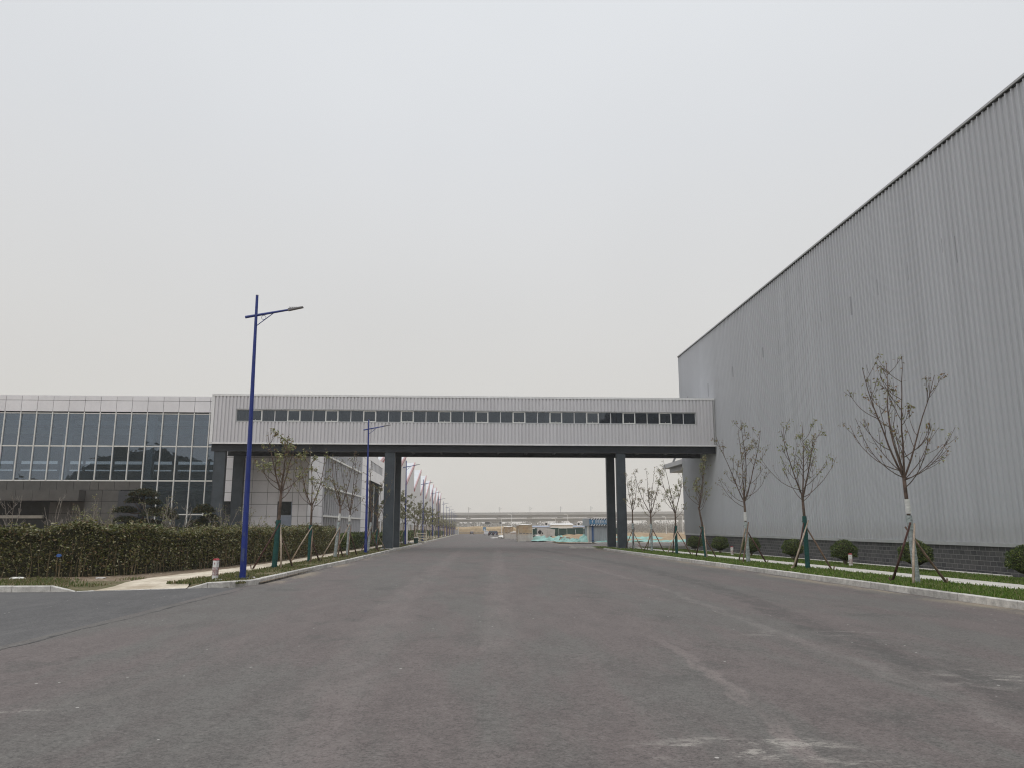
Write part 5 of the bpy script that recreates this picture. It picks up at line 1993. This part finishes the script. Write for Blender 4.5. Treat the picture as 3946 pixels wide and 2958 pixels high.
# ------------------------------------------------------------------ cars
def make_car(paint, label, y, x, rz=0, kind='saloon'):
    root = empty('parked_car', (x, y, gz(y)), label, 'car', 'cars parked at the far end of the road', rz)
    roof = 1.46 if kind == 'saloon' else 1.72
    W = .90
    n = 9
    mb = MB()
    # side profile (y, z) rear to front
    prof = [(-2.25, .35), (-2.3, .75), (-2.2, .98), (-1.75, 1.02), (-1.25, roof - .06), (-.7, roof), (.35, roof - .03), (1.1, 1.0), (2.0, .88), (2.25, .65), (2.25, .35)]
    if kind != 'saloon':
        prof = [(-2.2, .38), (-2.25, .8), (-2.15, 1.1), (-1.95, roof - .12), (-1.6, roof), (.2, roof - .02), (1.05, 1.12), (2.0, .98), (2.22, .7), (2.22, .38)]
    layers = []
    for s_ in (-1, -.93, .93, 1):
        row = []
        for (yy_, zz) in prof:
            inset = (.16 * max(0, (zz - .95)) / .5)
            xx = s_ * (W - inset) if abs(s_) < 1 else s_ * (W - inset)
            k = 1 if abs(s_) < 1 else .985
            row.append((xx * (1 if abs(s_) == 1 else 1), yy_ * k, (zz if abs(s_) < 1 else .35 + (zz - .35) * .97)))
        layers.append(row)
    k = len(prof)
    for row in layers: mb.v += row
    for a in range(3):
        for i in range(k):
            j = (i + 1) % k
            mb.f.append((a * k + i, a * k + j, (a + 1) * k + j, (a + 1) * k + i))
            mb.m.append(0)
    mb.f.append(tuple(range(k))[::-1])
    mb.f.append(tuple(3 * k + i for i in range(k)))
    mb.m += [0, 0]
    mb.build('body', paint, root, smooth=False, bevel=.03)
    mb = MB()   # rear window and side glass, set just proud
    if kind == 'saloon':
        mb.quad((-.62, -1.77, 1.05), (.62, -1.77, 1.05), (.54, -1.31, roof - .08), (-.54, -1.31, roof - .08))
        for s_ in (-1, 1): mb.poly([(s_ * (W - .0), -1.5, 1.02), (s_ * (W - .12), -1.1, roof - .12), (s_ * (W - .12), .3, roof - .12), (s_ * W, .95, 1.02)])
    else:
        mb.quad((-.66, -2.19, 1.14), (.66, -2.19, 1.14), (.6, -2.0, roof - .16), (-.6, -2.0, roof - .16))
        for s_ in (-1, 1): mb.poly([(s_ * (W - .0), -1.8, 1.1), (s_ * (W - .16), -1.6, roof - .14), (s_ * (W - .16), .2, roof - .14), (s_ * W, .9, 1.1)])
    mb.build('window', M['car_glass'], root)
    for s_ in (-1, 1):
        mb = MB()
        yb = -2.31 if kind == 'saloon' else -2.26
        mb.box(s_ * .82 - .13, s_ * .82 + .06 if s_ > 0 else s_ * .82 + .13, yb, yb + .2, .74, .92)
        mb.build('tail_light', M['tail'], root)
        for yy_ in (-1.4, 1.35):
            mb = MB()
            mb.tube([(s_ * .68, yy_, .32), (s_ * .90, yy_, .32)], .32, 16)
            wh = mb.build('wheel', M['rubber'], root)
    mb = MB()
    mb.box(-.24, .24, -2.33, -2.30, .68, .80)
    mb.build('number_plate', M['plate'], root)
    return root


make_car(M['car_black'], 'dark saloon parked alone in the middle of the far road end', 372, .75)
make_car(M['car_white'], 'white car at the left of the far parked group', 316, 6.45, kind='van')
make_car(M['car_black'], 'black car in the middle of the far parked group', 285, 7.55, rz=R(4), kind='van')
make_car(M['car_navy'], 'dark car with pale roof reflections at the right of the far group, beside the cartons', 300, 9.5, rz=R(4), kind='van')

# blue parking sign
sg = empty('road_sign', (6.0, 330, gz(330)), 'blue square sign with a white arrow mark at the far road end', 'road sign')
mb = MB()
mb.tube([(0, .08, 0), (0, .08, 2.4)], .12, 8)
mb.build('post', M['white'], sg)
mb = MB()
mb.box(-.62, .62, 0, .05, 1.75, 3.25)
b = mb.build('panel', M['booth_blue'], sg)
mb = MB()
mb.prism([(-.3, 2.35), (.05, 2.45), (.3, 2.9), (.15, 2.4), (.4, 2.3), (-.35, 2.2)], 'y', -.02, -.004)
mb.box(-.35, .35, -.02, -.004, 1.85, 1.98)
mb.build('arrow_mark', M['white'], sg)

# small things beside the far left verge
fr_ = empty('timber_frame', (-7.0, 113, gz(113, .1)), 'pale timber frame like a gate standing on the verge, right of the second far lamp', 'timber frame')
mb = MB()
for x0 in (-.7, .75):
    mb.box(x0 - .06, x0 + .06, -.05, .05, 0, 1.3)
for z in (.45, .8, 1.18):
    mb.box(-.64, .69, -.03, .03, z - .06, z + .06)
mb.build('frame', M['timber'], fr_)
sb = empty('sign_post', (-7.5, 99.5 - 6, gz(94, .1)), 'white vertical board on a post among the trunks behind the middle bridge columns', 'sign post')
mb = MB()
mb.box(-.10, .10, -.05, .05, 0, 2.5)
mb.build('board', M['white'], sb)
bn = empty('waste_bin', (-6.6, 103 - 6.5, gz(97, .14)), 'small dark green waste bin at the end of the kerb before the driveway', 'waste bin')
mb = MB()
mb.prism([(-.22, 0), (.22, 0), (.26, .62), (-.26, .62)], 'y', -.22, .22)
mb.build('body', M['green_fence'], bn, bevel=.02)
mb = MB()
mb.box(-.29, .29, -.26, .26, .625, .68)
mb.build('lid', M['plastic'], bn, bevel=.01)
for i, (x, y, s_) in enumerate(((-8.1, 128, 1.0), (-7.4, 146, .8), (-7.9, 166, 1.1))):
    mb = MB()
    for j in range(3):
        mb.box(-.9 * s_, .9 * s_, -.5 + j * .4, -.3 + j * .4, .1 + j * .18, .18 + j * .18)
    mb.box(-.85 * s_, -.75 * s_, -.4, .5, 0, .6)
    mb.box(.75 * s_, .85 * s_, -.4, .5, 0, .6)
    o = mb.build('plank_stack', M['timber'])
    o.location = (x, y, gz(y, .1))
    tag(o, ['nearest low stack of pale planks on the far verge, behind the timber frame', 'second low stack of pale planks among the far trunks', 'farthest stack of pale planks before the factory wall'][i], 'planks', 'plank stacks on the far verge')

# ------------------------------------------------------------------ far end: reed bank, fences, cabins, lamps, viaducts, woods
mb = MB()
rs = np.random.RandomState(12)
xs_ = np.linspace(-16, 60, 90)
prev = None
for x in xs_:
    h = (2.05 + .25 * math.sin(x * .4) + .2 * rs.rand()) * min(1, (x + 17) / 4) * (1 if x < 24 else max(.35, 1 - (x - 24) / 12))
    row = [(x, 436, -2.6), (x, 437.5, -2.4 + h * .8 + 1.2), (x, 440, -2.4 + h + 1.7), (x, 448, -2.4 + h + 1.9), (x, 470, -2.9)]
    if prev:
        for i in range(4): mb.quad(prev[i], row[i], row[i + 1], prev[i + 1])
    prev = row
tag(mb.build('hill', M['reed'], smooth=True), 'golden bank of dry reeds closing the far end of the road', 'bank', kind='structure')
ef = empty('end_fence', (4, 428, gz(428)), 'low dark fence across the far end of the road below the reed bank', 'fence')
mb = MB()
x = -14
while x < 30:
    mb.box(x, x + .12, 428, 428.08, -2.4, -1.25)
    x += .35
mb.box(-14, 30, 427.98, 428.1, -1.35, -1.25)
mb.build('railing', M['steel'], ef, world=True)
mb = MB()
mb.box(-9.6, -5.9, 385, 385.15, -2.2, .1)
tag(mb.build('gate_wall', M['trim_grey']), 'short grey wall panel at the end of the left lamp row', 'wall')
mb = MB()
mb.box(-.2, .2, -.2, .2, 0, 3.4)
mb.box(-1.6, 1.5, -.08, .08, 3.0, 3.15)
o = mb.build('gate_post', M['paving_grey'])
o.location = (-5.6, 380, gz(380))
tag(o, 'pale gate post with a crossbar at the far left end of the road', 'gate post')

for k, (x0, x1, y, z1, lb) in enumerate(((18.5, 24, 232, 1.65, 'long low pale site cabin seen over the green hoarding, left part'), (23.6, 30, 228, 2.3, 'higher white-roofed site cabin over the green hoarding'), (30.2, 37, 234, 1.7, 'low site cabin at the right over the hoarding, behind the booth'))):
    root = empty('site_cabin', ((x0 + x1) / 2, y, gz(y)), lb, 'site cabin', 'site cabins behind the hoarding')
    mb = MB()
    mb.box(x0, x1, y, y + 5, gz(y), z1 - .25)
    mb.build('wall', M['plastic'] if k == 1 else M['trim'], root, world=True)
    mb = MB()
    mb.prism([(y - .3, z1 - .24), (y + 5.3, z1 - .24), (y + 5.3, z1 - .1), (y + 2.5, z1 + .25), (y - .3, z1 - .1)], 'x', x0 - .2, x1 + .2)
    mb.build('roof', M['white'] if k == 1 else M['blueleaf'], root, world=True)
for k, (x, y, z) in enumerate(((22.2, 228, 1.9), (32.0, 230, 1.9), (34.1, 230, 1.9))):
    root = empty('vent_box', (x, y, z), ['white-framed black vent box on the left site cabin', 'black vent box left of the twin on the right site cabin', 'black vent box at the right end of the site cabins, above a blue stripe'][k], 'vent box', 'vent boxes over the site cabins')
    mb = MB()
    mb.box(-.5, .5, -.3, .3, -.1, .95)
    mb.build('housing', M['white'], root)
    mb = MB()
    mb.box(-.3, .3, -.33, -.305, .2, .75)
    mb.build('opening', M['black'], root)


def far_lamp(x, y, H, label, s_=1):
    root = empty('highway_lamp', (x, y, gz(y)), label, 'street lamp', 'white lamps before the viaduct')
    mb = MB()
    mb.tube([(0, 0, 0), (0, 0, H - .8), (-.05 * s_, 0, H - .3), (-.35 * s_, 0, H), (-.8 * s_, 0, H + .1)], [.13, .10, .09, .08, .09], 6)
    mb.build('pole', M['white'], root)
    mb = MB()
    mb.box(min(-.75 * s_, -1.5 * s_), max(-.75 * s_, -1.5 * s_), -.15, .15, H + .0, H + .18)
    mb.build('lamp_head', M['white'], root)


far_lamp(15.9, 300, 7.9, 'white curved lamp above the nearest carton stack, against the viaduct')
far_lamp(12.4, 310, 6.6, 'thin white lamp left of the curved one above the carton stacks')
far_lamp(37.6, 300, 7.9, 'white curved lamp above the white-roofed cabin, against the viaduct')
far_lamp(33.9, 310, 6.5, 'thin white lamp left of the one above the white-roofed cabin')
far_lamp(82.5, 300, 7.6, 'white curved lamp just left of the grey hall corner')
far_lamp(77.2, 305, 7.2, 'white double lamp left of the one at the grey hall corner')

va = empty('viaduct', (60, 800, -3), 'high pale concrete railway viaduct crossing behind everything in the haze', 'viaduct')
mb = MB()
X0, X1 = -150, 520
slope = .007
zt = lambda x: 15.7 + slope * x if x > -2 else 15.7
def deck(mb, x0, x1, y0, y1, f0, f1, m=0):
    n0 = len(mb.v)
    for x in (x0, x1):
        mb.v += [(x, y0, f0(x)), (x, y1, f0(x)), (x, y1, f1(x)), (x, y0, f1(x))]
    for q in ((0, 1, 2, 3), (7, 6, 5, 4), (0, 4, 5, 1), (1, 5, 6, 2), (2, 6, 7, 3), (3, 7, 4, 0)):
        mb.f.append(tuple(n0 + i for i in q))
        mb.m.append(m)
P = [-2 + 31.5 * k for k in range(-4, 17)]
for a, b in zip(P[:-1], P[1:]):
    deck(mb, a + .1, b - .1, 798.5, 808, lambda x: zt(x) - 5.4, lambda x: zt(x) - 2.7)
mb.build('girder', M['concrete'], va, world=True)
mb = MB()
for a, b in zip(P[:-1], P[1:]):
    deck(mb, a + .02, b - .02, 796, 811, lambda x: zt(x) - 2.68, lambda x: zt(x) - 2.2)
    deck(mb, a + .02, b - .02, 796, 796.4, lambda x: zt(x) - 2.19, lambda x: zt(x))
mb.build('parapet', M['concrete_mid'], va, world=True)
for x in P:
    mb = MB()
    zz = zt(x) - 5.42
    mb.prism([(x - 1.3, -3.5), (x + 1.3, -3.5), (x + 1.3, zz - 3), (x + 2.6, zz), (x - 2.6, zz), (x - 1.3, zz - 3)], 'y', 800, 806)
    mb.build('pier', M['concrete_mid'], va, world=True)
for k, x in enumerate(P[3:]):
    root = empty('catenary_mast', (x, 797.5, zt(x) - 2.2), '%s thin catenary mast on the viaduct, counted from the left' % ordn[k % 15] if k < 8 else 'thin catenary mast on the viaduct behind the hall', 'catenary mast', 'catenary masts on the viaduct')
    mb = MB()
    mb.box(-.22, .22, -.2, .2, 0, 8.0)
    mb.build('mast', M['trim_grey'], root)
    mb = MB()
    mb.tube([(.2, 0, 7.0), (2.3, 0, 6.4)], .12, 4)
    mb.tube([(.2, 0, 4.8), (2.3, 0, 6.4)], .12, 4)
    mb.build('cantilever', M['trim_grey'], root)
v2 = empty('viaduct', (60, 750, -3), 'lower concrete road viaduct running just in front of the railway one', 'viaduct')
z2 = lambda x: 9.0 + .0105 * x
P2 = [-14 + 38 * k for k in range(-3, 13)]
mb = MB()
for a, b in zip(P2[:-1], P2[1:]):
    deck(mb, a + .05, b - .05, 752, 760, lambda x: z2(x) - 3.1, lambda x: z2(x) - .9)
mb.build('girder', M['concrete'], v2, world=True)
mb = MB()
for a, b in zip(P2[:-1], P2[1:]):
    deck(mb, a, b - .02, 750, 762, lambda x: z2(x) - .89, lambda x: z2(x))
mb.build('parapet', M['concrete_mid'], v2, world=True)
for x in P2:
    mb = MB()
    zz = z2(x) - 3.12
    mb.prism([(x - 1.5, -3.5), (x + 1.5, -3.5), (x + 1.5, zz - 2.4), (x + 4.0, zz), (x - 4.0, zz), (x - 1.5, zz - 2.4)], 'y', 753.5, 758)
    mb.build('pier', M['concrete_mid'], v2, world=True)
bb = [(14, 700, 9, 3.2, 1.1), (-4, 700, 4.5, 3.2, 1.4)]
for k, (x, y, wd, z, h) in enumerate(((14.0, 640, 3.8, 2.6, 1.3), (25.0, 640, 2.2, 2.7, 1.3))):
    root = empty('sign_board', (x, y, gz(y)), ['wide black sign board on posts under the viaduct, above the reed bank', 'small square black sign board under the viaduct'][k], 'sign board', 'dark boards under the viaduct')
    mb = MB()
    mb.box(-wd / 2, wd / 2, -.1, .1, 5.9 + .0, 5.9 + h * 1.5)
    mb.build('panel', M['black'], root)
    mb = MB()
    mb.box(-.15, .15, .11, .3, 0, 6)
    mb.build('post', M['trim_grey'], root)

# hazy far woods and low blocks
rs = np.random.RandomState(31)
n = 26000
xx = rs.uniform(-60, 420, n)
top = 4.5 + 3.0 * np.abs(np.sin(xx * .045 + 1)) * np.abs(np.sin(xx * .17)) + 3.0 * np.maximum(0, np.sin(xx * .31 + .5)) ** 2
zz = -3 + rs.rand(n) ** 1.3 * (top + 2.2)
C = np.column_stack([xx, 880 + rs.uniform(0, 60, n), zz])
V = leaf_array(rs, C, 2.2 * rs.uniform(.5, 1.2, n), .9 * rs.uniform(.5, 1.2, n), -1.0)
tag(quads('far_woods', V, M['woods']), 'hazy brown line of bare woods beyond the viaduct', 'woods', kind='stuff')
n = 9000
xx = rs.uniform(62, 150, n)
zz = -2.6 + rs.rand(n) ** 1.4 * (3.6 + 2.2 * np.abs(np.sin(xx * .35)))
C = np.column_stack([xx, 470 + rs.uniform(0, 25, n), zz])
V = leaf_array(rs, C, 1.5 * rs.uniform(.5, 1.2, n), .14 * rs.uniform(.5, 1.2, n), -3.5)
tag(quads('near_woods', V, M['woods']), 'pale bare saplings on the field, seen left of the grey hall corner', 'woods', kind='stuff')

# wooded ridge behind the camera, seen only mirrored in the glass
mb = MB()
rs = np.random.RandomState(2)
prev = None
for x in np.linspace(-900, 700, 120):
    h = (26 if x < -235 else 41) + 3 * math.sin(x * .018) + 4 * math.sin(x * .06 + 1) + 4 * rs.rand()
    row = [(x, -260, -1), (x, -300, h * .6), (x, -340, h), (x, -420, h * .8)]
    if prev:
        for i in range(3): mb.quad(prev[i + 1], row[i + 1], row[i], prev[i])
    prev = row
tag(mb.build('hills', M['hill'], smooth=True), 'wooded ridge behind the viewer, mirrored in the office glass', 'hills', kind='structure')

# ------------------------------------------------------------------ haze
mb = MB()
mb.box(-700, 700, -480, 1300, -4.6, 26)
hz = mb.build('haze', None)
hm = bpy.data.materials.new('haze')
hm.use_nodes = True
hn = hm.node_tree
hn.nodes.remove(hn.nodes['Principled BSDF'])
pv = hn.nodes.new('ShaderNodeVolumePrincipled')
pv.inputs['Color'].default_value = (.93, .92, .90, 1)
pv.inputs['Density'].default_value = .00042
pv.inputs['Anisotropy'].default_value = .2
hn.links.new(pv.outputs[0], hn.nodes['Material Output'].inputs['Volume'])
hz.data.materials.clear()
hz.data.materials.append(hm)
tag(hz, 'thin pale haze over the whole site', 'haze', kind='stuff')
